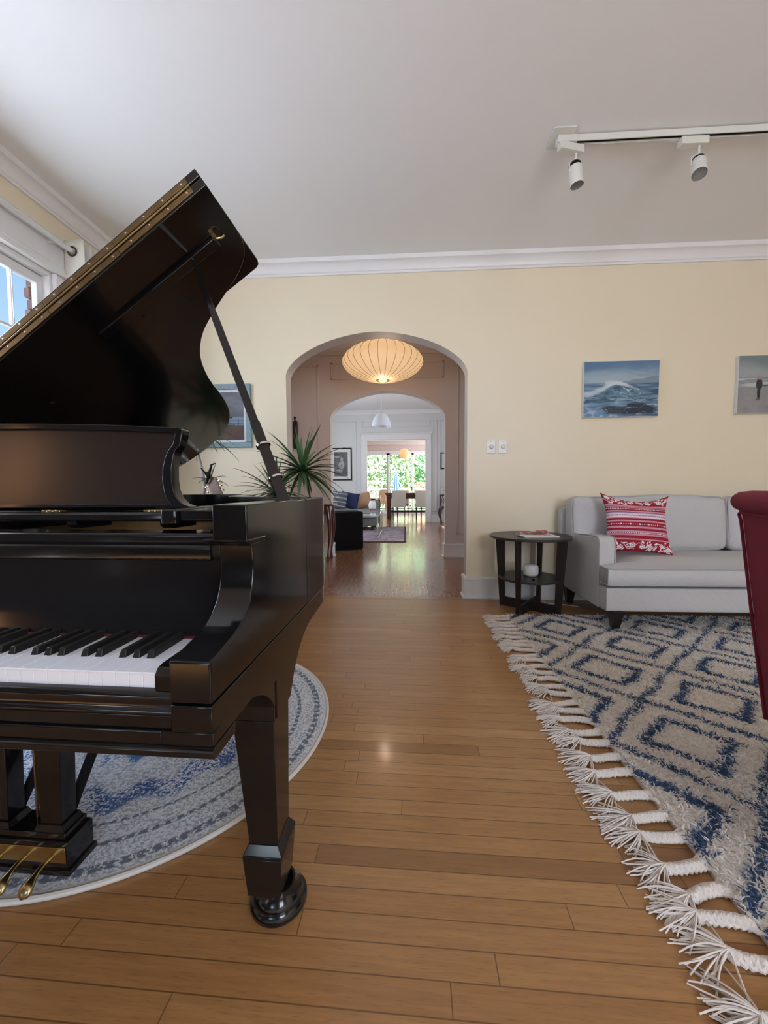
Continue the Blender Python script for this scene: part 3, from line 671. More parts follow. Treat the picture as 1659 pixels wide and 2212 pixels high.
o = MB().box(-0.15, 0.15, -0.10, 0.10, 0, 0.025).build('book', M['slate'], loc=(-0.88, 8.0, 0.499), bevel=0.002); tag(o, 'grey hardback book, upper of two on the glass coffee table', 'book', 'books on the coffee table')
lr = thing('area_rug', 'mauve and grey patterned rug under the glass coffee table', 'rug', (-1.35, 8.75, 0))
m_lr = mat('mauve_rug_pile', (0.28, 0.22, 0.24), 0.95); q = NT(m_lr); t_ = q.new('ShaderNodeTexCoord'); n1 = q.noise(t_.outputs['Object'], 6, 5, 0.65)
q.n.links.new(q.ramp(n1, [(0.3, (0.14, 0.10, 0.13)), (0.48, (0.30, 0.22, 0.25)), (0.6, (0.38, 0.34, 0.36)), (0.75, (0.20, 0.20, 0.26))]), q.b.inputs['Base Color'])
MB().box(-1.32, 1.32, -1.42, 1.40, 0, 0.011).build('pile', m_lr, lr, smooth=False)
b = MB()
for q_ in ((-1.32, 1.32, -1.46, -1.42), (-1.32, 1.32, 1.40, 1.44), (-1.36, -1.32, -1.46, 1.44), (1.32, 1.36, -1.46, 1.44)): b.box(q_[0], q_[1], q_[2], q_[3], 0, 0.013)
b.build('border', mat('rug_border', (0.06, 0.03, 0.045), 0.95), lr, smooth=False)
bx = thing('upholstered_cube', 'black square sided seat block behind the left foot of the inner arch', 'stool', (-1.14, 6.52, 0), R(56-33))
MB().rbox((0, 0, 0.325), (0.36, 0.30, 0.315), 0.03, n=8).build('body', M['ink'], bx)
MB().box(-0.34, 0.34, -0.28, 0.28, 0.0, 0.02).build('base', M['darkwood'], bx, smooth=False)
o = MB().box(-0.20, 0.20, -0.14, 0.14, 0, 0.016).build('laptop', mat('laptop_grey', (0.10, 0.10, 0.11), 0.4, 0.5), loc=(-1.02, 6.50, 0.642), rot=(0, 0, R(15)), bevel=0.004); tag(o, 'thin dark closed laptop lying on the black cube', 'laptop')
# carved chair at the right of the living room
cc = thing('carved_chair', 'dark carved wooden chair with curved legs at right of the inner arch', 'chair', (1.25, 11.45, 0))
def cab_leg(h, s=1, out=(1, 0), r=0.03):
    pts = []; rr = []
    for i in range(13):
        t = i/12; z = h*(1-t); k = 0.055*math.sin(t*math.pi*1.25)*s+0.035*max(0, t-0.82)/0.18*s
        pts.append((out[0]*k, out[1]*k, z)); rr.append(r*(1.25-0.95*min(1, t*1.25)) if t < 0.85 else r*(0.30+2.6*(t-0.85)))
    return pts, rr
for x in (-0.21, 0.21):
    for y in (-0.19, 0.19):
        p_, r_ = cab_leg(0.45, 1, (math.copysign(0.8, x), math.copysign(0.6, y))); MB().tube([(a+x, b_+y, c2) for a, b_, c2 in p_], r_, 10).build('leg', M['mahog'], cc)
MB().rbox((0, 0, 0.47), (0.24, 0.23, 0.035), 0.02, n=6).build('seat', M['mahog'], cc)
b = MB().box(-0.24, -0.20, 0.18, 0.22, 0.47, 0.80).box(0.20, 0.24, 0.18, 0.22, 0.47, 0.80)
for i in range(7): b.tube([(-0.2+i*0.06, 0.2, 0.52), (-0.16+i*0.06, 0.2, 0.66), (-0.22+i*0.065, 0.2, 0.80)], 0.012, 6)
b.box(-0.24, 0.24, 0.18, 0.22, 0.78, 0.83); b.build('backrest', M['mahog'], cc)
o = MB().lathe([(0.03, 0), (0.06, 0.01), (0.075, 0.06), (0.055, 0.10), (0.065, 0.14), (0.04, 0.19), (0.0, 0.21)], seg=20).build('figurine', mat('grey_white_ceramic', (0.55, 0.55, 0.58), 0.5, var=0.3, vscale=30), loc=(1.12, 11.62, 0.832)); tag(o, 'pale grey ornament on top of the dark carved chair', 'ornament')

# ================================================================== HALL FURNITURE
hl = thing('pendant_lamp', 'large glowing ribbed saucer pendant hanging in the hall arch', 'lamp', (-0.262, 4.65, 2.485))
m_sh = mat('lamp_shade_glow', (0.55, 0.42, 0.28), 0.7, var=0.05, vscale=6, emit=(1.0, 0.62, 0.32), es=0.70)
prs = []
for i in range(25):
    a = R(-90+180*i/24); c_a = math.cos(a); s_a = math.sin(a)
    rr_ = 0.07+0.405*c_a**1.12 if c_a > 0.001 else 0.07
    zz = 0.205*math.copysign(abs(s_a)**1.08, s_a)
    prs.append((rr_, zz))
MB().lathe(prs, seg=60, caps=False).build('shade', m_sh, hl)
rib = MB()
for k in range(30):
    q = 2*math.pi*k/30+0.05; rib.tube([((r_+0.001)*math.cos(q), (r_+0.001)*math.sin(q), z_) for r_, z_ in prs], 0.0022, 5, caps=False)
rib.build('ribs', mat('rib_wire', (0.22, 0.12, 0.06), 0.7), hl)
MB().lathe([(0.055, -0.212), (0.073, -0.212), (0.073, -0.199), (0.055, -0.199), (0.055, -0.212)], seg=40, caps=False).build('bottom_ring', M['chrome'], hl)
MB().lathe([(0.05, -0.18), (0.001, -0.179)], seg=24, caps=False).build('bulb_glow', mat('bulb', (1, 0.8, 0.5), 0.5, emit=(1, 0.75, 0.4), es=1.6), hl)
MB().tube([(0, 0, 0.20), (0, 0, 0.495)], 0.004, 6).build('cord', M['white'], hl)
light('POINT', 'hall_lamp_bulb', (-0.262, 4.65, 2.25), 8, (1.0, 0.74, 0.55), radius=0.05)
light('POINT', 'hall_lamp_upper', (-0.262, 4.65, 2.73), 3, (1.0, 0.74, 0.55), radius=0.04)

hc = thing('console_table', 'dark mahogany console table with curved legs, left in the hall', 'table', (-1.36, 5.46, 0))
MB().box(-0.36, 0.36, -0.20, 0.20, 0.775, 0.80).build('tabletop', M['mahog'], hc, bevel=0.008)
MB().box(-0.31, 0.31, -0.16, 0.16, 0.66, 0.775).build('apron', M['mahog'], hc, bevel=0.004)
for x in (-0.30, 0.30):
    for y in (-0.14, 0.14):
        p_, r_ = cab_leg(0.76, 0.75, (math.copysign(0.7, x), math.copysign(0.6, y)), 0.034); MB().tube([(a+x*0.94, b_+y*0.94, c2) for a, b_, c2 in p_], r_, 12).build('leg', M['mahog'], hc)
vi = thing('wall_hanging', 'slim dark carved ornament hanging on the hall wall behind the plant', 'ornament', (-1.60, 5.655, 1.60))
MB().rbox((0, 0, 0.2), (0.035, 0.02, 0.2), 0.015, n=6).build('body', M['darkwood'], vi)
MB().tube([(0, 0, 0.4), (-0.01, 0, 0.43), (0.0, -0.01, 0.46)], [0.01, 0.012, 0.018], 8).build('finial', M['darkwood'], vi)

# ================================================================== GRAND PIANO (own frame: x=0 treble side, y=0 front, running back)
PN = thing('grand_piano', 'black grand piano with raised lid and open keyboard, standing at the left', 'piano', (-0.292, 0.575, 0), R(-1.5))
XC = -0.74
def mx(pts): return [(2*XC-a, *r) for a, *r in pts]
def both(f):
    f(lambda a, b: (a, b)); f(lambda a, b: (2*XC-b, 2*XC-a))
armp = [(-0.022, 0.677), (-0.022, 0.742), (0.0, 0.7455), (0.03, 0.751), (0.055, 0.755), (0.078, 0.762), (0.10, 0.774), (0.121, 0.793), (0.134, 0.815), (0.141, 0.841), (0.142, 0.865), (0.140, 0.897), (0.117, 0.905), (0.117, 0.974), (0.50, 0.974), (0.50, 0.677)]
for s in (0, 1):
    a, b = (-0.066, 0.0) if s == 0 else (2*XC, 2*XC+0.066)
    MB().prism(armp, 'x', a, b).build('cheek', M['black'], PN, ang=28, bevel=0.003, seg=3)
    MB().prism([(-0.022, 0.631), (-0.022, 0.673), (0.10, 0.673), (0.10, 0.631)], 'x', a, b).build('cheek_foot', M['black'], PN, bevel=0.002)
    a2, b2 = (-0.088, 0.003) if s == 0 else (2*XC-0.003, 2*XC+0.088)
    MB().prism([(0.130, 0.897), (0.119, 0.909), (0.20, 0.909), (0.20, 0.897)], 'x', a2, b2).build('cheek_cap', M['black'], PN, bevel=0.003)
    a, b = (-0.100, -0.0675) if s == 0 else (2*XC+0.0675, 2*XC+0.100)
    MB().prism([(-0.006, 0.680), (-0.008, 0.690), (-0.008, 0.712), (0.0, 0.722), (0.012, 0.724), (0.15, 0.724), (0.15, 0.680)], 'x', a, b).build('key_block', M['black'], PN, bevel=0.002, seg=3)
# rim
LW = [(1.476, 0.50), (1.476, 0.60), (1.476, 0.68), (1.474, 0.725), (1.463, 0.765), (1.439, 0.803), (1.406, 0.83), (1.367, 0.854), (1.315, 0.875), (1.265, 0.897), (1.2, 0.929), (1.126, 0.972), (1.052, 1.056), (1.003, 1.147), (0.95, 1.294), (0.908, 1.474), (0.851, 1.65), (0.772, 1.785), (0.647, 1.88), (0.474, 1.905), (0.29, 1.870), (0.15, 1.80), (0.05, 1.70), (0.0, 1.56), (0.0, 1.3), (0.0, 0.50)]
def offset(poly, d):
    out = []
    n = len(poly)
    for i in range(n):
        p = Vector(poly[i]); a = Vector(poly[i-1]) if i else p; b = Vector(poly[i+1]) if i < n-1 else p
        t = (b-a).normalized(); nrm = Vector((-t.y, t.x)); out.append((p.x+nrm.x*d, p.y+nrm.y*d))
    return out
def smooth_open(P, it=1):
    for _ in range(it):
        Q = [P[0]]
        for a, b in zip(P[:-1], P[1:]): Q += [(a[0]*.75+b[0]*.25, a[1]*.75+b[1]*.25), (a[0]*.25+b[0]*.75, a[1]*.25+b[1]*.75)]
        P = Q+[P[-1]]
    return P
LWs = smooth_open(LW, 1)
close = [(w_-1.47, y_) for w_, y_ in LWs]
close = [(x*(1.48/1.476)+0.006-0.006, y) for x, y in close]
outer = offset([(x+0.0, y) for x, y in close], 0.006); outer = [(min(0.0, x), y) for x, y in outer]
inner = offset(outer, 0.066)
rim = MB().strip(outer, inner, 0.677, 0.974)
rim.build('rim', M['black'], PN, ang=40, bevel=0.002)
MB().strip(offset(outer, 0.004), offset(outer, 0.07), 0.622, 0.675).build('lower_rim', M['black'], PN, ang=40)
inpoly = [(x, y) for x, y in offset(outer, 0.07)]
MB().prism(inpoly, 'z', 0.70, 0.72).build('soundboard', M['guitar'], PN, smooth=False)
MB().prism([(x*0.97-0.02, 0.5+(y-0.5)*0.94+0.02) for x, y in inpoly], 'z', 0.80, 0.815).build('iron_plate', M['gold'], PN, smooth=False)
MB().box(2*XC+0.07, -0.07, 0.23, 0.52, 0.86, 0.885).build('pin_block', M['gold'], PN, smooth=False)
stg = MB()
for i in range(60):
    x = -0.12-i*0.021; yy = 0.55+1.15*min(1, (i/60)**0.9+0.12); stg.tube([(x, 0.50, 0.84), (x-0.02, min(yy, 1.7), 0.835)], 0.0011, 4, caps=False)
stg.build('strings', M['brassd'], PN)
# keybed, lower fascia with bracket down to the legs
kb = [(-0.018, 0.607), (-0.018, 0.629), (0.0, 0.629), (0.0, 0.673), (0.655, 0.675), (0.655, 0.655), (0.648, 0.624), (0.60, 0.622), (0.514, 0.617), (0.46, 0.602), (0.42, 0.580), (0.388, 0.553), (0.360, 0.520), (0.341, 0.492), (0.249, 0.492), (0.249, 0.580), (0.238, 0.580), (0.238, 0.522), (0.222, 0.546), (0.200, 0.568), (0.175, 0.585), (0.150, 0.597), (0.12, 0.607)]
for a, b in ((-0.085, -0.001), (2*XC+0.001, 2*XC+0.085)):
    MB().prism(kb, 'x', a, b).build('side_bracket', M['black'], PN, ang=30, bevel=0.0015)
MB().box(2*XC+0.085, -0.085, -0.018, 0.42, 0.607, 0.629).build('keybed', M['black'], PN, bevel=0.002)
MB().box(2*XC+0.067, -0.067, -0.012, 0.40, 0.629, 0.650).build('key_frame', M['black'], PN, bevel=0.001)
MB().prism([(-0.018, 0.607), (-0.025, 0.603), (-0.025, 0.594), (-0.019, 0.589), (0.05, 0.589), (0.05, 0.607)], 'x', 2*XC-0.001, 0.001).build('fascia_lip', M['black'], PN, ang=30, bevel=0.001)
MB().prism([(0.014, 0.650), (-0.010, 0.650), (-0.018, 0.654), (-0.019, 0.659), (-0.014, 0.664), (-0.014, 0.674), (-0.016, 0.680), (-0.012, 0.686), (-0.006, 0.688), (0.014, 0.688)], 'x', 2*XC+0.067, -0.067).build('key_slip', M['black'], PN, ang=50, bevel=0.002)
# keys
wk = MB().box(-0.01145, 0.01145, 0.001, 0.150, 0.680, 0.710).box(-0.0116, 0.0116, -0.0015, 0.150, 0.7103, 0.7135)
w0 = wk.build('white_key', M['ivory'], PN, bevel=0.0007)
w0.location = (-0.1135, 0, 0)
for i in range(1, 52):
    c = w0.copy(); COL.objects.link(c); c.location = (-0.1135-i*0.0235, 0, random.uniform(-0.0003, 0.0003))
bkm = MB().add([(-0.007, 0.047, 0.711), (0.007, 0.047, 0.711), (0.007, 0.142, 0.711), (-0.007, 0.142, 0.711), (-0.0048, 0.0525, 0.7255), (0.0048, 0.0525, 0.7255), (0.0050, 0.142, 0.7255), (-0.0050, 0.142, 0.7255)],
    [(3, 2, 1, 0), (4, 5, 6, 7), (0, 1, 5, 4), (1, 2, 6, 5), (2, 3, 7, 6), (3, 0, 4, 7)])
b0 = None
for i in range(51):
    if i % 7 in (1, 2, 3, 5, 6) and i < 51:
        off = {1: 0.0018, 2: 0, 3: -0.0018, 5: 0.0014, 6: -0.0014}[i % 7]
        if b0 is None: b0 = bkm.build('black_key', M['ebony'], PN, bevel=0.0012, seg=3); o = b0
        else: o = b0.copy(); COL.objects.link(o)
        o.location = (-0.102-(i+1)*0.0235+off, 0, 0)
MB().box(2*XC+0.102, -0.102, 0.137, 0.150, 0.700, 0.7175).build('key_felt', M['redfelt'], PN, smooth=False)
# fallboard: concave sheet with a roll on top
fb = [(0.140, 0.716), (0.146, 0.728), (0.157, 0.748), (0.167, 0.775), (0.172, 0.805), (0.174, 0.835), (0.174, 0.862)]
MB().prism(fb+[(0.190, 0.862), (0.190, 0.716)], 'x', 2*XC+0.067, -0.067).build('fallboard', M['black'], PN, ang=40)
MB().prism([(0.174, 0.862), (0.156, 0.862), (0.151, 0.866), (0.150, 0.888), (0.154, 0.893), (0.174, 0.893)], 'x', 2*XC+0.09, -0.09).build('fallboard_roll', M['black'], PN, ang=50, bevel=0.002, seg=3)
MB().prism([(0.174, 0.862), (0.168, 0.893), (0.168, 0.911), (0.172, 0.915), (0.24, 0.915), (0.24, 0.862)], 'x', 2*XC+0.0665, -0.0665).build('fallboard_ledge', M['black'], PN, ang=40, bevel=0.002)
MB().box(-0.122, -0.104, 0.178, 0.196, 0.9155, 0.9205).build('rubber_stop', M['felt'], PN, bevel=0.002)
# music desk
O_ = [(-0.74, 1.162), (-0.58, 1.160), (-0.424, 1.155), (-0.232, 1.144), (-0.224, 1.138), (-0.228, 1.104), (-0.238, 1.092), (-0.242, 1.08), (-0.245, 1.052), (-0.243, 1.025), (-0.238, 1.002), (-0.228, 0.983), (-0.213, 0.969), (-0.190, 0.962), (-0.74, 0.962)]
I_ = [(-0.74, 1.149), (-0.58, 1.147), (-0.424, 1.142), (-0.250, 1.133), (-0.242, 1.128), (-0.246, 1.106), (-0.256, 1.092), (-0.262, 1.078), (-0.2665, 1.052), (-0.266, 1.025), (-0.260, 0.998), (-0.252, 0.981), (-0.246, 0.973), (-0.242, 0.970), (-0.74, 0.970)]
def loop(h): return h + [(2*XC-a, b) for a, b in h[::-1] if abs(a-XC) > 1e-6]
lo, li = loop(O_), loop(I_)
m_ = MB(); n = len(lo); vs = []
for y_ in (0.262, 0.292):
    for P_ in (lo, li): vs += [(a, y_+(b-0.96)*0.16, b) for a, b in P_]
fs = []
for i in range(n):
    j = (i+1) % n
    fs += [(i, j, n+j, n+i), (2*n+i, 3*n+i, 3*n+j, 2*n+j), (i, 2*n+i, 2*n+j, j), (n+i, n+j, 3*n+j, 3*n+i)]
m_.add(vs, fs); MD = m_.build('music_desk', M['black'], PN, ang=35, bevel=0.002, seg=3)
m_ = MB(); vs = []
for y_ in (0.271, 0.290): vs += [(a, y_+(b-0.96)*0.16, b) for a, b in li]
m_.add(vs, [tuple(range(n)), tuple(range(2*n-1, n-1, -1))]+[(i, (i+1) % n, n+(i+1) % n, n+i) for i in range(n)])
m_.build('desk_panel', M['desk'], MD, smooth=False)
for x in (-0.515, -0.271, -0.965, -1.21):
    b = MB().box(x-0.022, x+0.022, 0.248, 0.262, 0.9535, 0.9575); b.box(x-0.022, x-0.010, 0.2455, 0.249, 0.950, 0.9575); b.box(x+0.010, x+0.022, 0.2455, 0.249, 0.950, 0.9575); b.box(x-0.004, x+0.004, 0.2455, 0.249, 0.950, 0.9575)
    b.build('hinge', M['brass'], MD, bevel=0.0008)
for s in (0, 1):
    f = (lambda a, b: (a, b)) if s == 0 else (lambda a, b: (2*XC-b, 2*XC-a))
    a, b = f(-0.178, -0.0665); MB().box(a, b, 0.195, 0.52, 0.936, 0.960).build('desk_slide_shelf', M['black'], PN, bevel=0.004, seg=3)
    a, b = f(-0.214, -0.180); MB().box(a, b, 0.186, 0.52, 0.930, 0.962).build('desk_slide', M['black'], PN, bevel=0.005, seg=3)
MB().prism([(0.225, 0.934), (0.221, 0.939), (0.222, 0.948), (0.228, 0.9535), (0.30, 0.9535), (0.30, 0.934)], 'x', 2*XC+0.215, -0.215).build('desk_rail', M['black'], PN, ang=50, bevel=0.001)
for x in (-0.24, -0.46, -0.70, -1.0, -1.24):   # curved brackets seen in the gap below the desk
    MB().prism([(0.24, 0.934), (0.24, 0.925), (0.25, 0.917), (0.34, 0.916), (0.34, 0.934)], 'x', x-0.012, x+0.012).build('desk_bracket', M['black'], PN, ang=50)
# lid, folded flap, hinge, prop
LT = R(35)
lid = MB().prism(LWs, 'z', 0, 0.026).build('lid', M['black'], PN, ang=30, bevel=0.002)
lid.location = (-1.47, 0, 0.985); lid.rotation_euler = (0, -LT, 0)
fl = MB().prism([(0.0, 0.50), (1.476, 0.50), (1.476, 0.895), (1.470, 0.915), (1.455, 0.923), (0.02, 0.923), (0, 0.915)], 'z', 0.031, 0.056).build('lid_flap', M['black'], PN, ang=30, bevel=0.003)
fl.location = lid.location; fl.rotation_euler = lid.rotation_euler
def hinge(name, t0, t1, par):
    h = MB(); x = 0.03
    for a, b in ((0.03, 0.33), (0.332, 0.62), (0.622, 0.90), (0.902, 1.17), (1.172, 1.437)): h.box(a, b, 0.4975, 0.4999, t0, t1)
    ho = h.build(name, M['brassd'], par, bevel=0.0006)
    ho.location = lid.location; ho.rotation_euler = lid.rotation_euler; s0 = None
    for i in range(21):
        if s0 is None: s0 = MB().lathe([(0.0036, 0), (0.003, 0.0012), (0.0, 0.0018)], seg=8, m=Matrix.Rotation(R(90), 4, 'X')).build('screw', M['chrome'], ho); sc_ = s0
        else: sc_ = s0.copy(); COL.objects.link(sc_)
        sc_.location = (0.06+i*0.068, 0.4975, (t0+t1)/2)
hinge('hinge_leaf', 0.0065, 0.0215, PN); hinge('hinge_leaf', 0.0345, 0.0495, PN)
MB().tube([(0.03, 0.499, 0.028), (1.437, 0.499, 0.028)], 0.0035, 8).build('hinge_pin', M['brassd'], lid)
MB().box(0.92, 1.405, 0.640, 0.678, -0.012, -0.0005).build('prop_block', M['black'], lid, bevel=0.002)
hk = MB().tube([(1.408, 0.640, -0.003), (1.408, 0.640, -0.016), (1.420, 0.644, -0.020), (1.430, 0.650, -0.015), (1.428, 0.655, -0.006)], 0.004, 8); hk.box(1.40, 1.412, 0.632, 0.648, -0.014, -0.0005)
hk.build('lid_hook', M['brass'], lid)
for a, b in ((1.20, 0.80), (1.05, 0.72), (0.80, 1.75), (0.33, 1.84), (0.58, 0.75), (0.35, 0.95)): MB().lathe([(0.007, 0), (0.007, -0.003), (0.0, -0.004)], seg=10, c=(a, b, 0)).build('lid_button', M['felt'], lid)
A_ = Vector((-0.040, 0.455, 0.955)); B_ = Vector((-1.47+1.315*math.cos(LT), 0.655, 0.985+1.315*math.sin(LT)-0.012))
P_ = lambda t: A_.lerp(B_, t)
pr = MB().tube([P_(0), P_(0.30), P_(0.302), P_(0.72), P_(0.80), P_(1.0)], [0.0215, 0.0195, 0.0165, 0.0150, 0.0120, 0.0065], 4)
PS = pr.build('lid_prop', M['black'], PN, ang=30, bevel=0.0015)
for a, b in ((0.216, 0.222), (0.098, 0.104)): MB().tube([P_(a), P_(b)], 0.0205, 12).build('collar', M['chrome'], PS)
# legs
def pleg(xo, xs, y0):   # xo = outer face x, xs = inward direction
    m_ = MB()
    def bx_(z0, xa, ya0, ya1, z1, xb, yb0, yb1):
        A = [(xo+xs*0, ya0, z0), (xo+xs*xa, ya0, z0), (xo+xs*xa, ya1, z0), (xo, ya1, z0)]; B = [(xo, yb0, z1), (xo+xs*xb, yb0, z1), (xo+xs*xb, yb1, z1), (xo, yb1, z1)]
        m_.add(A+B, [(3, 2, 1, 0), (4, 5, 6, 7), (0, 1, 5, 4), (1, 2, 6, 5), (2, 3, 7, 6), (3, 0, 4, 7)])
    bx_(0.195, 0.066, y0+0.006, y0+0.083, 0.491, 0.095, y0, y0+0.098)
    bx_(0.491, 0.095, y0, y0+0.098, 0.606, 0.098, y0, y0+0.10)
    q = m_.build('leg', M['black'], PN, ang=30, bevel=0.0015)
    f = MB(); e = 0.013
    def bq(z0, d0, z1, d1):
        A = [(xo-xs*d0, y0+0.006-d0, z0), (xo+xs*(0.066+d0), y0+0.006-d0, z0), (xo+xs*(0.066+d0), y0+0.083+d0, z0), (xo-xs*d0, y0+0.083+d0, z0)]
        B = [(xo-xs*d1, y0+0.006-d1, z1), (xo+xs*(0.066+d1), y0+0.006-d1, z1), (xo+xs*(0.066+d1), y0+0.083+d1, z1), (xo-xs*d1, y0+0.083+d1, z1)]
        f.add(A+B, [(3, 2, 1, 0), (4, 5, 6, 7), (0, 1, 5, 4), (1, 2, 6, 5), (2, 3, 7, 6), (3, 0, 4, 7)])
    bq(0.078, 0.005, 0.172, 0.012); bq(0.172, 0.012, 0.180, 0.012); bq(0.180, 0.012, 0.200, 0.001)
    f.build('foot_block', M['black'], q, ang=30, bevel=0.0015)
    cx, cy = xo+xs*0.033, y0+0.045
    MB().tube([(cx-0.011, cy, 0.0565), (cx+0.011, cy, 0.0565)], 0.0195, 20).build('caster', M['brass'], q)
    MB().box(cx-0.018, cx+0.018, cy-0.012, cy+0.012, 0.070, 0.093).build('caster_fork', M['brass'], q, bevel=0.002)
    return cx, cy
feet = [pleg(-0.004, -1, 0.236), pleg(2*XC+0.004, 1, 0.236), pleg(-0.86, -1, 1.50)]
# lyre
b = MB().box(-0.805, -0.560, 0.284, 0.362, 0.050, 0.125).box(-0.811, -0.554, 0.279, 0.367, 0.040, 0.055)
LY = b.build('lyre', M['black'], PN, bevel=0.002)
b = MB().box(-0.795, -0.570, 0.290, 0.356, 0.125, 0.142); b.build('plinth', M['black'], LY, bevel=0.002)
for xa, xb in ((-0.650, -0.583), (-0.798, -0.731)):
    MB().taper(((xa+xb)/2, 0.322, 0.142), (0.040, 0.030), ((xa+xb)/2, 0.322, 0.157), (0.034, 0.026)).build('column_base', M['black'], LY, smooth=False)
    MB().taper(((xa+xb)/2, 0.322, 0.157), (0.029, 0.022), ((xa+xb)/2, 0.322, 0.606), (0.040, 0.026)).build('column', M['black'], LY, smooth=False, bevel=0.002)
    xm = (xa+xb)/2
    MB().tube([(xm, 0.352, 0.14), (xm, 0.395, 0.20), (xm, 0.70, 0.62)], 0.016, 4).build('brace', M['ink'], LY, smooth=False)
for x in (-0.675, -0.69): MB().tube([(x, 0.335, 0.142), (x, 0.335, 0.606)], 0.0035, 8).build('pedal_rod', M['brassd'], LY)
MB().box(-0.801, -0.564, 0.2815, 0.284, 0.072, 0.112).build('pedal_plate', M['brass'], LY, bevel=0.0008)
for x in (-0.607, -0.674, -0.741):
    p = MB(); n = 14; vs = []; seg = 12
    for i in range(n+1):
        t = i/n; y_ = 0.284-0.075*t; z_ = 0.082-0.026*t+0.010*math.sin(t*math.pi)
        w_ = 0.0065+0.0105*ss(0.45, 0.85, np.float64(t)) if t < 0.86 else 0.017*math.sqrt(max(0.0, 1-((t-0.86)/0.145)**2))
        h_ = 0.005+0.0055*ss(0.5, 0.85, np.float64(t)) if t < 0.86 else 0.0105*math.sqrt(max(0.02, 1-((t-0.86)/0.145)**2))
        for k in range(seg): q = 2*math.pi*k/seg; vs.append((x+w_*math.cos(q), y_, z_+h_*math.sin(q)))
    p.add(vs, [(i*seg+k, (i+1)*seg+k, (i+1)*seg+(k+1) % seg, i*seg+(k+1) % seg) for i in range(n) for k in range(seg)]+[tuple(range(n*seg, n*seg+seg))])
    p.build('pedal', M['brass'], LY, ang=60)
# caster cups under the legs
m_cup = mat('black_caster_cup', (0.008, 0.008, 0.008), 0.16, coat=0.2)
T_ = PN.matrix_basis
lab = ['glossy black stepped caster cup under the right front piano leg', 'black caster cup under the left front piano leg', 'black caster cup under the rear piano leg']
ca, sa = math.cos(R(-1.5)), math.sin(R(-1.5))
for i, (cx, cy) in enumerate(feet):
    cx, cy = cx+0.010, cy+0.022; wx, wy = -0.292+cx*ca-cy*sa, 0.575+cx*sa+cy*ca
    zz = 0.016 if i else 0.0
    c = MB().lathe([(r_*0.90, z_) for r_, z_ in [(0.070, 0), (0.075, 0.006), (0.0745, 0.014), (0.066, 0.018), (0.064, 0.026), (0.056, 0.029), (0.053, 0.036), (0.046, 0.043), (0.044, 0.056), (0.038, 0.056), (0.036, 0.036), (0.0, 0.034)]], seg=56).build('caster_cup', m_cup, loc=(wx, wy, zz), ang=50)
    tag(c, lab[i], 'caster cup')

# ================================================================== ROUND RUG
m = mat('round_rug_pile', (0.5, 0.5, 0.52), 0.95); q = NT(m)
t = q.new('ShaderNodeTexCoord'); sp = q.new('ShaderNodeSeparateXYZ'); q.n.links.new(t.outputs['Object'], sp.inputs[0])
x, y = sp.outputs[0], sp.outputs[1]
r_ = q.math('SQRT', q.math('ADD', q.math('MULTIPLY', x, x), q.math('MULTIPLY', y, y))); an = q.math('ARCTAN2', y, x)
n1 = q.noise(t.outputs['Object'], 95, 4, 0.75); n2 = q.noise(t.outputs['Object'], 6, 3, 0.5); n3 = q.noise(t.outputs['Object'], 24, 4, 0.7)
base = q.mix(q.step(n1, 0.45, 0.56), (0.86, 0.88, 0.93), (0.40, 0.46, 0.54))
base = q.mix(q.step(n3, 0.54, 0.66), base, (0.84, 0.86, 0.90))
# medallion rings: petals modulated by angle
pet = q.math('ADD', r_, q.math('MULTIPLY', q.math('SINE', q.math('MULTIPLY', an, 16.0)), 0.022))
ring1 = q.math('MULTIPLY', q.step(pet, 0.36, 0.40), q.math('SUBTRACT', 1.0, q.step(pet, 0.455, 0.485)))
ringm = q.math('MULTIPLY', ring1, q.step(q.math('ADD', n1, q.math('MULTIPLY', n2, 0.6)), 0.74, 0.86))
base = q.mix(ringm, base, (0.03, 0.11, 0.33))
core = q.math('MULTIPLY', q.math('SUBTRACT', 1.0, q.step(pet, 0.22, 0.26)), q.step(q.math('ADD', n3, q.math('MULTIPLY', n2, 0.5)), 0.66, 0.78))
base = q.mix(core, base, (0.05, 0.17, 0.42))
yl = q.math('MULTIPLY', q.step(n2, 0.60, 0.66), q.step(n1, 0.5, 0.6)); base = q.mix(q.math('MULTIPLY', yl, 0.5), base, (0.50, 0.46, 0.25))
for a, b, c_, d_ in ((0.590, 0.598, 0.606, 0.614), (0.665, 0.672, 0.690, 0.697), (0.52, 0.524, 0.530, 0.534)):
    rg = q.math('MULTIPLY', q.step(r_, a, b), q.math('SUBTRACT', 1.0, q.step(r_, c_, d_)))
    base = q.mix(q.math('MULTIPLY', rg, q.step(q.math('ADD', n1, q.math('MULTIPLY', q.math('SINE', q.math('MULTIPLY', an, 120.0)), 0.08)), 0.36, 0.52)), base, (0.16, 0.20, 0.26))
base = q.mix(q.step(r_, 0.708, 0.716), base, (0.80, 0.79, 0.77))
q.n.links.new(base, q.b.inputs['Base Color']); q.bump(n1, 0.7, 0.006)
RX, RY, RR = -1.070, 1.552, 0.735
rr = thing('round_rug', 'round distressed blue and white rug lying under the piano', 'rug', (RX, RY, 0))
MB().lathe([(RR-0.012, 0), (RR-0.012, 0.011), (0.0, 0.0115)], seg=128, caps=False).build('pile', m, rr, ang=60)
pts = []
MB().tube([((RR-0.008)*math.cos(2*math.pi*i/160), (RR-0.008)*math.sin(2*math.pi*i/160), 0.008) for i in range(161)], 0.0078, 8, caps=False).build('bound_edge', M['canvas'], rr)

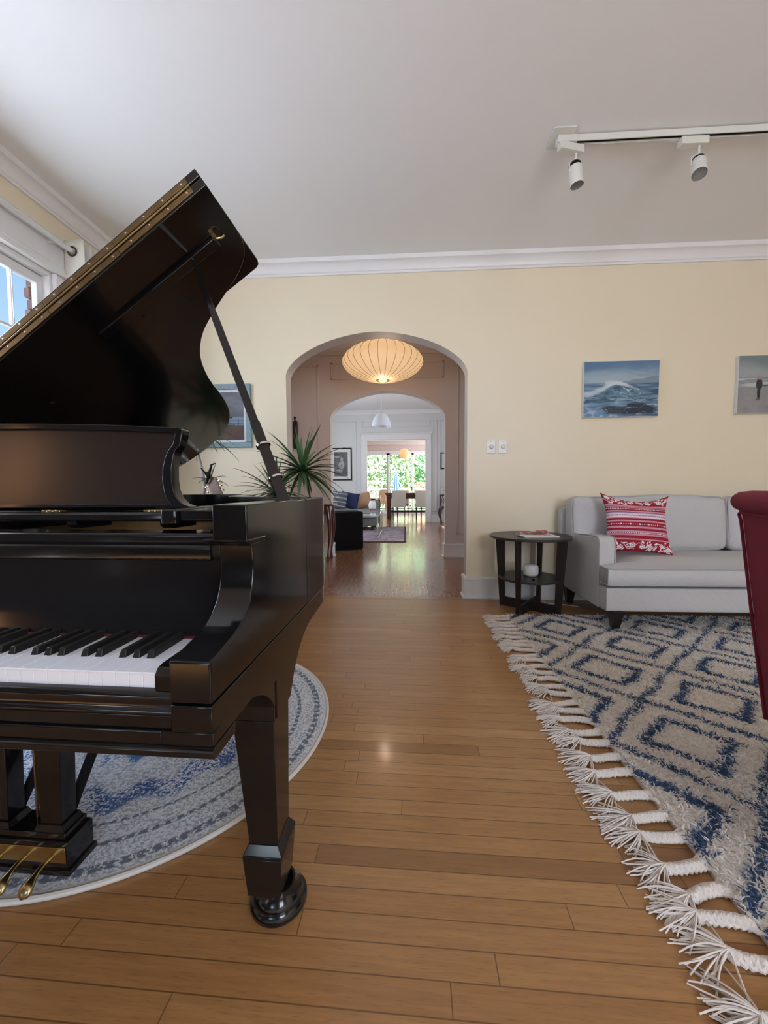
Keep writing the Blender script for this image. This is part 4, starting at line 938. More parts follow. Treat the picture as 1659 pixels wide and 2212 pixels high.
# ================================================================== SHAG RUG WITH BRAIDED FRINGE
SX0, SX1, SY0, SY1 = 0.785, 2.86, 0.45, 3.04
sr = thing('shag_rug', 'cream shag rug with blue diamond pattern and braided fringe, at the right', 'rug', (1.8, 1.76, 0))
MB().box(SX0, SX1, SY0, SY1, 0.0, 0.011).build('backing', M['tassel'], sr, smooth=False, loc=(-1.8, -1.76, 0))
def shag():
    sp = 0.0088
    gx = np.arange(SX0+0.004, SX1, sp); gy = np.arange(SY0+0.004, SY1, sp)
    X, Y = np.meshgrid(gx, gy); X = X.ravel()+RNG.uniform(-.5, .5, X.size)*sp; Y = Y.ravel()+RNG.uniform(-.5, .5, Y.size)*sp
    keep = (X < 0.98*Y+0.30) | (RNG.random(X.size) < 0.15); X, Y = X[keep], Y[keep]
    wob = 0.055*(fbm(X*5+3, Y*5, 11, 2)-0.5); wob2 = 0.055*(fbm(X*5+30, Y*5+9, 17, 2)-0.5)
    px_, py_ = 0.65, 0.62; u_ = ((X+wob-1.09)/px_+0.5) % 1-0.5; v_ = ((Y+wob2-2.74)/py_+0.5) % 1-0.5
    u2 = ((X+wob-1.09-px_/2)/px_+0.5) % 1-0.5; v2 = ((Y+wob2-2.74-py_/2)/py_+0.5) % 1-0.5
    rho = np.minimum(np.abs(u_)*2+np.abs(v_)*2, np.abs(u2)*2+np.abs(v2)*2)   # 0 centre .. 1 lattice line
    jit = RNG.normal(0, 0.035, X.size)
    def band(c, wd): return np.abs(rho+jit-c) < wd
    blue = band(0.52, 0.075) | band(0.99, 0.045)
    nb = 2; N = X.size
    Vs = []; mats_ = []
    for b in range(nb):
        hgt = RNG.uniform(0.004, 0.017, N); an = RNG.uniform(0, 2*np.pi, N)
        ln = RNG.uniform(0.010, 0.027, N); dx = np.cos(an)*ln-0.003; dy = np.sin(an)*ln-0.004
        wd = RNG.uniform(0.0014, 0.0024, N); wa = RNG.uniform(0, np.pi, N); wx, wy = np.cos(wa)*wd, np.sin(wa)*wd
        x0 = X+RNG.normal(0, .002, N); y0 = Y+RNG.normal(0, .002, N); z0 = np.full(N, 0.014)
        P = lambda f, h, k: (x0+dx*f, y0+dy*f, z0+hgt*h, k)
        rows = []
        for f, h, k in ((0, 0, 1.0), (0.40, 0.80, 1.25), (1.0, 1.0, 0.6)):
            for s in (-1, 1): rows.append(np.stack([x0+dx*f+s*wx*k, y0+dy*f+s*wy*k, z0+hgt*h], 1))
        Vs.append(np.stack(rows, 1)); mats_.append(blue)
    V = np.concatenate(Vs, 0); mt = np.concatenate(mats_); n = len(V)
    me = bpy.data.meshes.new('pile'); me.vertices.add(n*6); me.vertices.foreach_set('co', V.reshape(-1, 3).ravel())
    base = np.arange(n)[:, None]*6; F = np.concatenate([base+np.array([0, 1, 3, 2]), base+np.array([2, 3, 5, 4])], 1).reshape(-1, 4)
    me.loops.add(F.size); me.loops.foreach_set('vertex_index', F.ravel()); me.polygons.add(len(F)); me.polygons.foreach_set('loop_start', np.arange(len(F))*4)
    me.materials.append(M['shagw']); me.materials.append(M['shagb']); me.polygons.foreach_set('material_index', np.repeat(mt, 2).astype(np.int32))
    me.update(); o = bpy.data.objects.new('pile', me); COL.objects.link(o); o.parent = sr; o.location = (-1.8, -1.76, 0); o['kind'] = 'stuff'
    # dense wool body under the loose strands, dyed with the same pattern
    gx = np.linspace(SX0+0.004, SX1-0.004, 300); gy = np.linspace(SY0+0.004, SY1-0.004, 374); X, Y = np.meshgrid(gx, gy); X = X.ravel(); Y = Y.ravel(); N = X.size
    wob = 0.055*(fbm(X*5+3, Y*5, 11, 2)-0.5); wob2 = 0.055*(fbm(X*5+30, Y*5+9, 17, 2)-0.5)
    u_ = ((X+wob-1.09)/px_+0.5) % 1-0.5; v_ = ((Y+wob2-2.74)/py_+0.5) % 1-0.5; u2 = ((X+wob-1.09-px_/2)/px_+0.5) % 1-0.5; v2 = ((Y+wob2-2.74-py_/2)/py_+0.5) % 1-0.5
    rho = np.minimum(np.abs(u_)*2+np.abs(v_)*2, np.abs(u2)*2+np.abs(v2)*2)+RNG.normal(0, 0.03, N)
    bl = ((np.abs(rho-0.52) < 0.075) | (np.abs(rho-0.99) < 0.045))[:, None]
    colr = np.where(bl, np.array([0.075, 0.15, 0.29]), np.array([0.88, 0.83, 0.77]))*RNG.uniform(0.85, 1.05, (N, 1))
    Z = 0.017+RNG.uniform(-0.003, 0.003, N); edge = (X < SX0+0.01) | (X > SX1-0.01) | (Y < SY0+0.01) | (Y > SY1-0.01); Z[edge] = 0.011
    me = bpy.data.meshes.new('pile_body'); me.vertices.add(N); me.vertices.foreach_set('co', np.stack([X, Y, Z], 1).ravel())
    ii, jj = np.meshgrid(np.arange(299), np.arange(373)); a = (jj*300+ii).ravel(); F = np.stack([a, a+1, a+301, a+300], 1)
    me.loops.add(F.size); me.loops.foreach_set('vertex_index', F.ravel()); me.polygons.add(len(F)); me.polygons.foreach_set('loop_start', np.arange(len(F))*4)
    me.update(); at = me.color_attributes.new('pigment', 'FLOAT_COLOR', 'POINT'); at.data.foreach_set('color', np.c_[np.clip(colr, 0, 1), np.ones(N)].astype(np.float32).ravel())
    me.materials.append(M['pillow']); o = bpy.data.objects.new('pile_body', me); COL.objects.link(o); o.parent = sr; o.location = (-1.8, -1.76, 0)
shag()
def tassel(y0, ang, ln, tl, seed):
    rg = random.Random(seed); m_ = MB(); d = Vector((-math.cos(ang), math.sin(ang), 0)); sd = Vector((math.sin(ang), math.cos(ang), 0))
    root = Vector((SX0+0.004, y0, 0)); n = 26; bend = rg.uniform(-0.012, 0.012)
    for k in range(3):   # plait
        pts = []
        for i in range(n+1):
            t = i/n; ph = t*ln/0.042*2*math.pi+k*2*math.pi/3
            spread = 0.0108*(1-0.25*t)
            pts.append(root+d*(t*ln)+sd*(spread*math.sin(ph)+bend*math.sin(t*math.pi))+Vector((0, 0, 0.011+0.0045*math.cos(2*ph)+0.006*math.sin(min(1, t*1.4)*math.pi)*0.4)))
        m_.tube(pts, 0.0078, 8)
    for s in (-1, 1):   # split root strands running into the pile
        m_.tube([root+sd*(s*0.026)+d*(-0.010)+Vector((0, 0, 0.012)), root+sd*(s*0.014)+d*0.012+Vector((0, 0, 0.012)), root+sd*(s*0.004)+d*0.032+Vector((0, 0, 0.013))], [0.006, 0.0058, 0.004], 6)
    kn = root+d*ln+Vector((0, 0, 0.012))
    m_.lathe([(0.001, -0.011), (0.010, -0.007), (0.012, 0), (0.010, 0.007), (0.001, 0.011)], c=tuple(kn), seg=8)
    for i in range(40):
        a = rg.gauss(0, 0.52); L_ = tl*rg.uniform(0.62, 1.08); dd = d*math.cos(a)+sd*math.sin(a); cv = rg.uniform(-0.012, 0.012)
        z0 = 0.009+rg.uniform(0, 0.011); pts = []
        for j in range(6):
            t = j/5; pts.append(kn+dd*(L_*t)+sd*(cv*math.sin(t*3)+a*0.01*t)+Vector((0, 0, -0.012+z0*(1-t)**0.7+0.008*math.sin(t*math.pi)*(1-t)+0.0025)))
        m_.tube(pts, 0.0019, 4)
    m_.build('tassel', M['tassel'], sr, loc=(-1.8, -1.76, 0))
y_ = 0.50; k_ = 0
while y_ < 3.03:
    rg = random.Random(k_*13+5)
    tassel(y_, rg.gauss(0.02, 0.13), rg.uniform(0.095, 0.125)+0.012*(y_ < 1.8), rg.uniform(0.072, 0.095)+0.022*(y_ < 1.8), k_); k_ += 1
    y_ += 0.0735+rg.uniform(-0.006, 0.006)+(0.03 if 1.19 < y_ < 1.26 else 0)

# ================================================================== SOFA
SO = Vector((2.55, 3.08, 0.0)); NG = tuple(-SO)
so = thing('sofa', 'pale grey woven two cushion sofa with dark tapered legs by the yellow wall', 'sofa', tuple(SO))
x0, x1 = 1.365, 3.745
MB().rbox(((x0+x1)/2, 3.09, 0.235), ((x1-x0)/2-0.004, 0.39, 0.085), 0.018, n=8).build('base', M['sofa'], so, loc=NG)
MB().rbox(((x0+x1)/2, 3.455, 0.49), ((x1-x0)/2+0.03, 0.048, 0.345), 0.02, n=8).build('back_frame', M['sofa'], so, loc=NG)
for s in (0, 1):
    f = lambda a: a if s == 0 else (x0+x1)-a
    a, b = sorted((f(x0), f(x0+0.118)))
    pr_ = [(2.812, 0.15), (2.812, 0.600), (2.818, 0.632), (2.835, 0.648), (2.88, 0.652), (3.0, 0.648), (3.15, 0.636), (3.40, 0.626), (3.40, 0.15)]
    MB().prism(pr_, 'x', a, b).build('arm', M['sofa'], so, loc=NG, ang=40, bevel=0.012, seg=4)
    pts = [(p[0]-0.003, p[1]) for p in pr_[:8]]
    for xx in (a+0.004, b-0.004): MB().tube([(xx, p[0], p[1]+0.001) for p in pts], 0.0042, 8).build('piping', M['piping'], so, loc=NG)
# T-shaped seat cushion
def tcush():
    ya, yb, zt, zb = 2.680, 3.24, 0.458, 0.335
    xa, xb = x0+0.004, x1-0.004
    def ends(y): k = float(ss(2.795, 2.812, np.float64(y))); return xa+0.122*k, xb-0.122*k
    nx, ny = 90, 26; vs = []; fs = []
    ys = sorted(set(list(np.linspace(ya, yb, ny))+[2.795, 2.800, 2.806, 2.812]+[ya+.006, ya+.015, ya+.03]))
    for lay in (0, 1):
        for y in ys:
            l, r = ends(y)
            for i in range(nx+1):
                u = i/nx; u = u-0.06*math.sin(2*math.pi*u)*0.9 ; x = l+(r-l)*u; d = min(x-l, r-x, y-ya, (yb-y)+0.2)
                e = min(1, max(0, d)/0.03); e = math.sqrt(max(0, 1-(1-e)**2)); dm = min(1, max(0, d)/0.26)
                dm = dm*dm*(3-2*dm)
                vs.append((x, y, zt-0.006*(1-e)+0.042*dm if lay else zb+0.008*(1-e)-0.006*dm+0.0))
    W_ = nx+1; H_ = len(ys); N_ = W_*H_
    for lay in (0, 1):
        for j in range(H_-1):
            for i in range(nx):
                a = lay*N_+j*W_+i; fs.append((a, a+1, a+W_+1, a+W_))
    def wall(seq):
        for a, b in zip(seq[:-1], seq[1:]): fs.append((a, b, N_+b, N_+a))
    wall(list(range(W_))); wall([j*W_ for j in range(H_)]); wall([j*W_+nx for j in range(H_)]); wall([(H_-1)*W_+i for i in range(W_)])
    MB().add(vs, fs).build('seat_cushion', M['sofa'], so, loc=NG, ang=70)
    out = [(xa+0.122, 2.83), (xa+0.118, 2.806), (xa+0.01, 2.797), (xa-0.002, 2.785), (xa-0.003, 2.70), (xa+0.010, ya-0.003)]
    out = out+[(x, ya-0.004) for x in np.linspace(xa+0.1, xb-0.1, 20)]+[(x0+x1-a, b) for a, b in out[::-1]]
    for z in (zt-0.004, zb+0.006): MB().tube([(a, b, z) for a, b in out], 0.0042, 8).build('piping', M['piping'], so, loc=NG)
tcush()
for i, (a, b) in enumerate(((1.362, 2.545), (2.565, 3.748))):
    cx = (a+b)/2; hw = (b-a)/2; c = MB(); c.rbox((0, 0, 0), (hw, 0.095, 0.215), 0.045, (0.012, 0.035, 0.022), n=18)
    # gentle wrinkles and slump
    V = []
    for p in c.v:
        x, y, z = p; k = 0.010*math.sin(x*9+i*2)*math.sin(z*11+1)+0.006*math.sin(x*23+z*17); V.append((x, y+(k if y < 0 else 0), z+(0.007*math.sin(x*7+i)+0.004*math.sin(x*19) if z > 0.1 else 0)))
    c.v = V; o = c.build('back_cushion', M['sofa'], so, ang=80, loc=(cx-SO.x, 3.305-SO.y, 0.705), rot=(R(-6), 0, 0))
    P = []; hh = 0.212
    for t in np.linspace(0, 1, 15): P.append((-hw+0.03+(2*hw-0.06)*t, -0.070, hh+0.008*math.sin(t*math.pi)))
    full = [(-hw+0.012, -0.072, -hh+0.05), (-hw+0.004, -0.074, -0.05), (-hw+0.003, -0.074, 0.12), (-hw+0.010, -0.072, hh-0.02)]+P+[(hw-0.010, -0.072, hh-0.02), (hw-0.003, -0.074, 0.12), (hw-0.004, -0.074, -0.05), (hw-0.012, -0.072, -hh+0.05)]
    MB().tube(full, 0.0045, 8).build('piping', M['piping'], o)
for x, y, zf in ((x0+0.085, 2.735, 0.030), (x1-0.085, 2.735, 0.0), (x0+0.06, 3.43, 0), (x1-0.06, 3.43, 0), ):
    MB().taper((x, y, zf if y < 3 else 0), (0.022, 0.022), (x, y, 0.152), (0.042, 0.042)).build('leg', M['darkwood'], so, loc=NG, bevel=0.003)

# printed red cushion
def p_cush(u, v):
    RED, PK, WH = (0.33, 0.008, 0.028), (0.62, 0.30, 0.36), (0.85, 0.78, 0.80)
    c = np.ones(u.shape+(3,))*np.array(RED)
    bands = [(0.205, 0.235, PK), (0.235, 0.25, (0.30, 0.10, 0.16)), (0.250, 0.262, PK), (0.318, 0.345, PK), (0.345, 0.36, (0.2, 0.06, 0.16)), (0.36, 0.388, (0.62, 0.42, 0.58)), (0.388, 0.41, (0.40, 0.22, 0.38)), (0.41, 0.44, (0.70, 0.50, 0.64)), (0.44, 0.455, PK), (0.49, 0.515, PK), (0.59, 0.62, PK), (0.66, 0.68, (0.55, 0.35, 0.45)), (0.68, 0.71, (0.38, 0.05, 0.14)), (0.71, 0.735, PK), (0.79, 0.81, PK)]
    for a, b, k in bands: c = over(c, k, ((v >= a) & (v < b)).astype(float))
    c = over(c, WH, ss(0.009, 0.004, np.abs(v-0.285))*(np.sin(u*260) > -0.3))
    c = over(c, WH, ss(0.010, 0.005, np.abs(v-0.385-0.006*np.sign(np.sin(u*170)))))
    c = over(c, WH, ss(0.010, 0.005, np.abs(v-0.43-0.006*np.sign(np.sin(u*150)))))
    c = over(c, WH, ss(0.016, 0.008, np.abs(v-0.553)/(0.35+0.65*(np.sin(u*44) > 0.8)))*(np.sin(u*176) > -0.2))
    c = over(c, WH, ss(0.009, 0.005, np.abs(v-0.695))*(np.sin(u*230) > -0.3))
    fl = np.zeros(u.shape); rg = random.Random(4)
    for (lo_, hi_) in ((0.02, 0.185), (0.83, 0.985)):
        mk = (v > lo_-0.015) & (v < hi_+0.01)
        for i in range(7):
            cx, cy, r = 0.07+i*0.145+rg.uniform(-.02, .02), (lo_+hi_)/2+rg.uniform(-.03, .03), rg.uniform(0.028, 0.045)
            d = np.hypot(u-cx, v-cy); th = np.arctan2(v-cy, u-cx); rr_ = r*(1+0.16*np.cos(th*8))
            fl = np.maximum(fl, mk*ss(1.05, 0.95, d/rr_)); fl = fl*(1-mk*ss(0.60, 0.55, d/r)*ss(0.35, 0.42, d/r))
        for i in range(46):
            cx, cy = rg.uniform(0, 1), rg.uniform(lo_, hi_); a = rg.uniform(0, 3.14); l_, w_ = rg.uniform(0.018, 0.036), rg.uniform(0.006, 0.013)
            dx, dy = (u-cx)*math.cos(a)+(v-cy)*math.sin(a), -(u-cx)*math.sin(a)+(v-cy)*math.cos(a)
            fl = np.maximum(fl, mk*ss(1.1, 0.9, (dx/l_)**2+(dy/(w_*(1+0.5*np.sin(dx/l_*1.5))))**2))
        for i in range(8):
            fl = np.maximum(fl, mk*ss(0.006, 0.003, np.abs(v-(lo_+hi_)/2-0.05*np.sin(u*26+i*0.8+i*i)))*(np.abs(u-i*0.14) < 0.08))
    return over(c, WH, fl)
o = pillow_mesh(0.475, 0.46, 0.15, n=230, pin=0.14, sag=0.05, mat_=M['pillow'], fn=p_cush, name='throw_pillow')
o.location = (1.742, 3.035, 0.732); o.rotation_euler = (R(-17), R(3.5), R(-2)); tag(o, 'crimson and white printed cushion leaning on the pale sofa', 'pillow')

# ================================================================== END TABLE AND ITS THINGS
TX, TY, TZ = 1.015, 3.222, 0.60
et = thing('end_table', 'round black brown end table between the arch and the sofa', 'table', (TX, TY, 0), R(8))
MB().lathe([(0.314, 0), (0.318, 0.004), (0.318, 0.016), (0.314, 0.020), (0.0, 0.020)], seg=80).build('tabletop', M['tabletop'], et, ang=40, loc=(0, 0, TZ))
MB().lathe([(0.238, 0), (0.24, 0.002), (0.24, 0.016), (0.238, 0.018), (0.0, 0.018)], seg=64).build('shelf', M['tabletop'], et, ang=40, loc=(0, 0, 0.262))
for k in range(4):
    m_ = Matrix.Rotation(R(45+90*k), 4, 'Z')
    MB().add([(0.205, -0.013, 0), (0.248, -0.013, 0), (0.248, 0.013, 0), (0.205, 0.013, 0), (0.215, -0.013, TZ), (0.290, -0.013, TZ), (0.290, 0.013, TZ), (0.215, 0.013, TZ)],
             [(3, 2, 1, 0), (4, 5, 6, 7), (0, 1, 5, 4), (1, 2, 6, 5), (2, 3, 7, 6), (3, 0, 4, 7)], m_).build('leg', M['darkwood'], et, smooth=False, bevel=0.002)
for k in range(2): MB().box(-0.215, 0.215, -0.012, 0.012, 0.0, 0.075 if k else 0.0745, Matrix.Rotation(R(45+90*k), 4, 'Z')).build('cross_rail', M['darkwood'], et, smooth=False)
zt = TZ+0.0205
mg = thing('magazine', 'white magazine, lower of the two on the end table', 'magazine', (1.045, 3.14, zt), R(4), 'magazines on the end table')
MB().box(-0.135, 0.135, -0.10, 0.10, 0, 0.009).build('pages', M['plastic'], mg, bevel=0.001)
mg = thing('magazine', 'red covered magazine with curled corner, on top of the white one', 'magazine', (1.015, 3.145, zt+0.0095), R(-7), 'magazines on the end table')
MB().box(-0.115, 0.115, -0.095, 0.095, 0, 0.010).build('pages', M['plastic'], mg, bevel=0.001)
def p_mag(u, v):
    c = L((0.40, 0.05, 0.05), (0.50, 0.12, 0.10), fbm(u*6, v*6, 2)); c = over(c, (0.10, 0.10, 0.08), ss(0.4, 0.55, fbm(u*5, v*5, 8))*(v > 0.25)); c = over(c, (0.75, 0.75, 0.72), ss(0.60, 0.66, fbm(u*7+2, v*7, 5)))
    return c
me = bpy.data.meshes.new('cover'); nn = 30; vs = []; fs = []
uu, vv = np.meshgrid(np.linspace(0, 1, nn+1), np.linspace(0, 1, nn+1))
for a, b in zip(uu.ravel(), vv.ravel()): vs.append(((a-0.5)*0.232, (0.5-b)*0.192, 0.0105+0.020*float(ss(0.75, 1.25, np.float64(a*0.7+(1-b)*0.6)))))
fs = [(j*(nn+1)+i, (j+1)*(nn+1)+i, (j+1)*(nn+1)+i+1, j*(nn+1)+i+1) for j in range(nn) for i in range(nn)]
me.from_pydata(vs, [], fs); cc_ = p_mag(uu, vv).reshape(-1, 3); at = me.color_attributes.new('pigment', 'FLOAT_COLOR', 'POINT'); at.data.foreach_set('color', np.c_[cc_, np.ones(len(cc_))].astype(np.float32).ravel())
me.materials.append(M['paint']); o = bpy.data.objects.new('cover', me); COL.objects.link(o); o.parent = mg; o.modifiers.new('thick', 'SOLIDIFY').thickness = 0.0008
wr = thing('wireless_router', 'white rounded wireless router on the lower shelf of the end table', 'router', (1.03, 3.235, 0.2805))
MB().lathe([(0.0, 0), (0.045, 0.001), (0.056, 0.010), (0.060, 0.03), (0.060, 0.065), (0.056, 0.084), (0.046, 0.093), (0.0, 0.096)], seg=48, caps=False).build('body', M['plastic'], wr, ang=80)
o = MB().lathe([(0.010, 0), (0.011, 0.006), (0.008, 0.014), (0.0, 0.016)], seg=20).build('cable_clip', M['ink'], loc=(1.0, 3.07, 0.2805)); tag(o, 'small black knob lying in front of the white router', 'knob')
cb = MB().tube([(1.07, 3.30, 0.30), (1.16, 3.42, 0.28), (1.19, 3.45, 0.18), (1.17, 3.44, 0.06), (1.20, 3.36, 0.012), (1.34, 3.36, 0.006), (1.45, 3.30, 0.006)], 0.003, 8).build('power_cord', M['plastic']); tag(cb, 'thin white power cord running from the router behind the end table', 'cord')

# ================================================================== SWITCHES
for i, (xa, xb, lb) in enumerate(((0.724, 0.800, 'white dimmer switch plate on the wall, left of the pair'), (0.826, 0.902, 'white dimmer switch plate on the wall, right of the pair'))):
    s = thing('dimmer_switch', lb, 'switch', ((xa+xb)/2, YF, 1.313), 0, 'dimmer switches by the arch')
    W = (xb-xa)/2
    MB().box(-W, W, -0.007, 0, 0, 0.118).build('plate', M['plastic'], s, bevel=0.003)
    MB().lathe([(0.021, 0), (0.021, 0.004), (0.017, 0.007), (0.016, 0.018), (0.013, 0.020), (0, 0.020)], seg=32, m=Matrix.Translation((0.004, -0.007, 0.060)) @ Matrix.Rotation(R(90), 4, 'X')).build('knob', mat('cream_knob', (0.74, 0.70, 0.60), 0.35), s)
    for z in (0.012, 0.106): MB().lathe([(0.003, 0), (0, 0.0012)], seg=8, m=Matrix.Translation((0, -0.007, z)) @ Matrix.Rotation(R(90), 4, 'X')).build('screw', M['chrome'], s)

# ================================================================== PAINTINGS
def p_wave(u, v):
    n = fbm(u*5, v*5, 1); n2 = fbm(u*16, v*24, 3); wt = fbm(u*5+v*2, v*34, 6, 5)
    c = L((0.10, 0.20, 0.33), (0.36, 0.46, 0.52), ss(0.02, 0.40, v+0.25*(fbm(u*3+v*3, v*8, 12)-0.5)))
    c = over(c, (0.45, 0.52, 0.54), 0.45*ss(0.5, 0.7, fbm(u*3-v*4, v*7, 15))*ss(0.1, 0.3, v))
    hill = 0.365-0.10*np.exp(-((u-0.95)/0.15)**2)-0.04*np.exp(-((u-0.70)/0.11)**2)
    c = over(c, (0.20, 0.27, 0.33), ss(0, 0.012, v-hill)*ss(0.46, 0.52, u)*0.9)
    sea = L((0.035, 0.085, 0.16), (0.19, 0.32, 0.44), ss(0.25, 0.75, wt))
    c = over(c, sea, ss(0.385, 0.40, v+0.02*(n-0.5)))
    # wave: crest height over u, body below it
    cr = np.where(u < 0.43, 0.56-0.175*ss(0.12, 0.43, u), 0.385+0.17*ss(0.43, 0.92, u))+0.012*(n2-0.5)
    dp = v-cr; body = ss(0, 0.015, dp)*ss(0.27, 0.20, dp)*ss(0.16, 0.30, u)*ss(0.98, 0.85, u)
    c = over(c, L((0.03, 0.085, 0.13), (0.12, 0.25, 0.33), ss(0.3, 0.7, fbm(u*7-v*9, v*6+u*5, 21))), body*0.92)
    vein = np.abs(fbm(u*9+v*5, (v-0.55*u)*20, 31, 3)-0.5)
    c = over(c, (0.60, 0.68, 0.71), body*ss(0.055, 0.015, vein)*ss(0.46, 0.54, u)*ss(0.90, 0.60, u)*0.9)
    c = over(c, (0.30, 0.42, 0.48), body*ss(0.03, 0.008, vein)*ss(0.56, 0.46, u)*0.6)
    c = over(c, (0.66, 0.71, 0.72), ss(0.045, 0.008, np.abs(dp-0.012)+0.05*(n2-0.45))*ss(0.16, 0.34, u)*ss(0.80, 0.50, u)*0.95)
    c = over(c, (0.58, 0.64, 0.65), ss(1.15, 0.35, ((u-0.355)/0.085)**2+((v-0.38)/0.05)**2+1.6*(n2-0.5))*0.8)
    wl = ss(0.075, 0.02, np.abs(v-(0.585-0.16*ss(0.05, 0.40, u)))+0.05*(n2-0.4))*ss(0.38, 0.26, u)
    c = over(c, (0.52, 0.60, 0.66), wl*0.9); c = over(c, (0.10, 0.19, 0.28), ss(1, 0.5, ((u-0.12)/0.13)**2+((v-0.43)/0.05)**2+n2-0.5)*0.6)
    sp2 = ss(0.025, 0.006, np.abs(v-0.69-0.012*np.sin(u*14)))+ss(0.02, 0.005, np.abs(v-0.62+0.02*np.sin(u*8)))*(u > 0.6)
    c = over(c, (0.03, 0.07, 0.12), 0.7*np.clip(sp2, 0, 1)); c = over(c, (0.38, 0.48, 0.56), ss(0.60, 0.70, fbm(u*8, v*42, 55))*ss(0.62, 0.70, v)*0.75)
    ll = ss(0.0, 0.16, v-0.74-0.30*u); c = over(c, (0.14, 0.27, 0.44), ll*0.9); c = over(c, (0.42, 0.53, 0.63), ll*ss(0.50, 0.64, n2)*0.8)
    rk = 0.755+0.05*ss(0.60, 0.57, u)+0.09*ss(0.78, 0.97, u)+0.03*(n2-0.5)
    rock = ss(0, 0.01, v-rk)*ss(0.965, 0.94, v+0.04*(n-0.5))*ss(0.54, 0.585, u+0.35*(v-0.85))*ss(0.99, 0.93, u)
    r2 = ss(0, 0.012, v-(0.80+0.10*np.abs(u-0.36)))*ss(0.97, 0.93, v)*ss(0.22, 0.30, u-0.5*(v-0.85))*ss(0.60, 0.54, u)
    c = over(c, (0.022, 0.032, 0.05), np.clip(rock+r2*0.9, 0, 1))
    c = over(c, (0.30, 0.37, 0.43), np.clip(rock+r2, 0, 1)*ss(0.020, 0.005, np.abs(fbm(u*8, v*11+u*3, 44, 2)-0.5))*0.8)
    return c
def p_beach(u, v):
    n = fbm(u*6, v*9, 2); c = L((0.19, 0.24, 0.25), (0.36, 0.40, 0.38), ss(0, 0.36, v)*0.7+0.8*(fbm(u*4-v*3, v*7, 5)-0.4))
    c = over(c, (0.14, 0.18, 0.19), ss(0.008, 0.003, np.abs(v-0.385)))
    sea = L((0.24, 0.27, 0.27), (0.50, 0.51, 0.49), ss(0.4, 0.6, fbm(u*6, v*45, 7))); c = np.where(((v > 0.39) & (v < 0.545))[..., None], sea, c)
    sand = L((0.25, 0.245, 0.24), (0.33, 0.32, 0.31), fbm(u*9, v*16, 9)); c = np.where((v >= 0.545)[..., None], sand, c)
    def fig(cx, top, s, coat, skin, leg):
        nonlocal c
        e = lambda x, y, a, b: ss(1.15, 0.85, ((u-x)/a)**2+((v-y)/b)**2)
        c = over(c, leg, e(cx-0.004, top+0.28*s, 0.022*s, 0.11*s)); c = over(c, coat, e(cx, top+0.13*s, 0.042*s, 0.10*s)); c = over(c, skin, e(cx, top+0.02*s, 0.020*s, 0.032*s)); c = over(c, (0.18, 0.10, 0.08), e(cx-0.01, top+0.39*s, 0.03*s, 0.02*s))
    fig(0.27, 0.37, 1.0, (0.03, 0.035, 0.04), (0.50, 0.22, 0.17), (0.02, 0.02, 0.025))
    fig(0.47, 0.33, 1.1, (0.03, 0.03, 0.05), (0.45, 0.28, 0.22), (0.30, 0.15, 0.12))
    c = over(c, (0.03, 0.035, 0.04), ss(0.012, 0.006, np.abs(v-0.52+0.35*(u-0.37)*(u > 0.33)))*(u > 0.28)*(u < 0.46))
    return c
def canvas(name, label, x0, x1, z0, z1, fn, n, rz=0):
    t = thing(name, label, 'painting', ((x0+x1)/2, YF, z0)); W, H = (x1-x0)/2, z1-z0
    MB().box(-W, W, -0.034, -0.001, 0, H).build('stretched_canvas', M['canvas'], t, bevel=0.002)
    art(2*W-0.006, H-0.006, fn, n).build_art('painted_face', t, (0, -0.0352, 0.003)); return t
canvas('canvas_painting', 'unframed seascape painting of a breaking blue wave and dark rocks', 1.542, 2.172, 1.612, 2.088, p_wave, (200, 150))
canvas('canvas_painting', 'unframed beach painting with walking figures, cut by the right edge', 2.815, 3.45, 1.625, 2.108, p_beach, (180, 130))
def p_storm(u, v):
    c = L((0.06, 0.07, 0.10), (0.20, 0.20, 0.23), fbm(u*4, v*8, 3)*ss(0.7, 0.2, v)+0.2); c = np.where((v > 0.52)[..., None], L((0.10, 0.16, 0.24), (0.22, 0.30, 0.38), fbm(u*3, v*30, 4)), c)
    c = np.where((v > 0.70-0.08*(1-u))[..., None], L((0.05, 0.025, 0.02), (0.13, 0.08, 0.06), fbm(u*12, v*5, 6)), c)
    for k in (0.60, 0.65): c = over(c, (0.03, 0.03, 0.04), ss(0.006, 0.003, np.abs(v-k))*(u > 0.3))
    for k in (0.55, 0.72, 0.9): c = over(c, (0.03, 0.03, 0.04), ss(0.008, 0.004, np.abs(u-k))*(v > 0.57)*(v < 0.72))
    return c
picture('framed_painting', 'stormy landscape painting in pale blue wooden frame, partly behind the piano lid', -2.06, -1.405, 1.392, 1.965, YF, 0.048, M['bluefr'], 0.022, p_storm, 0.035, (90, 80), 'painting')

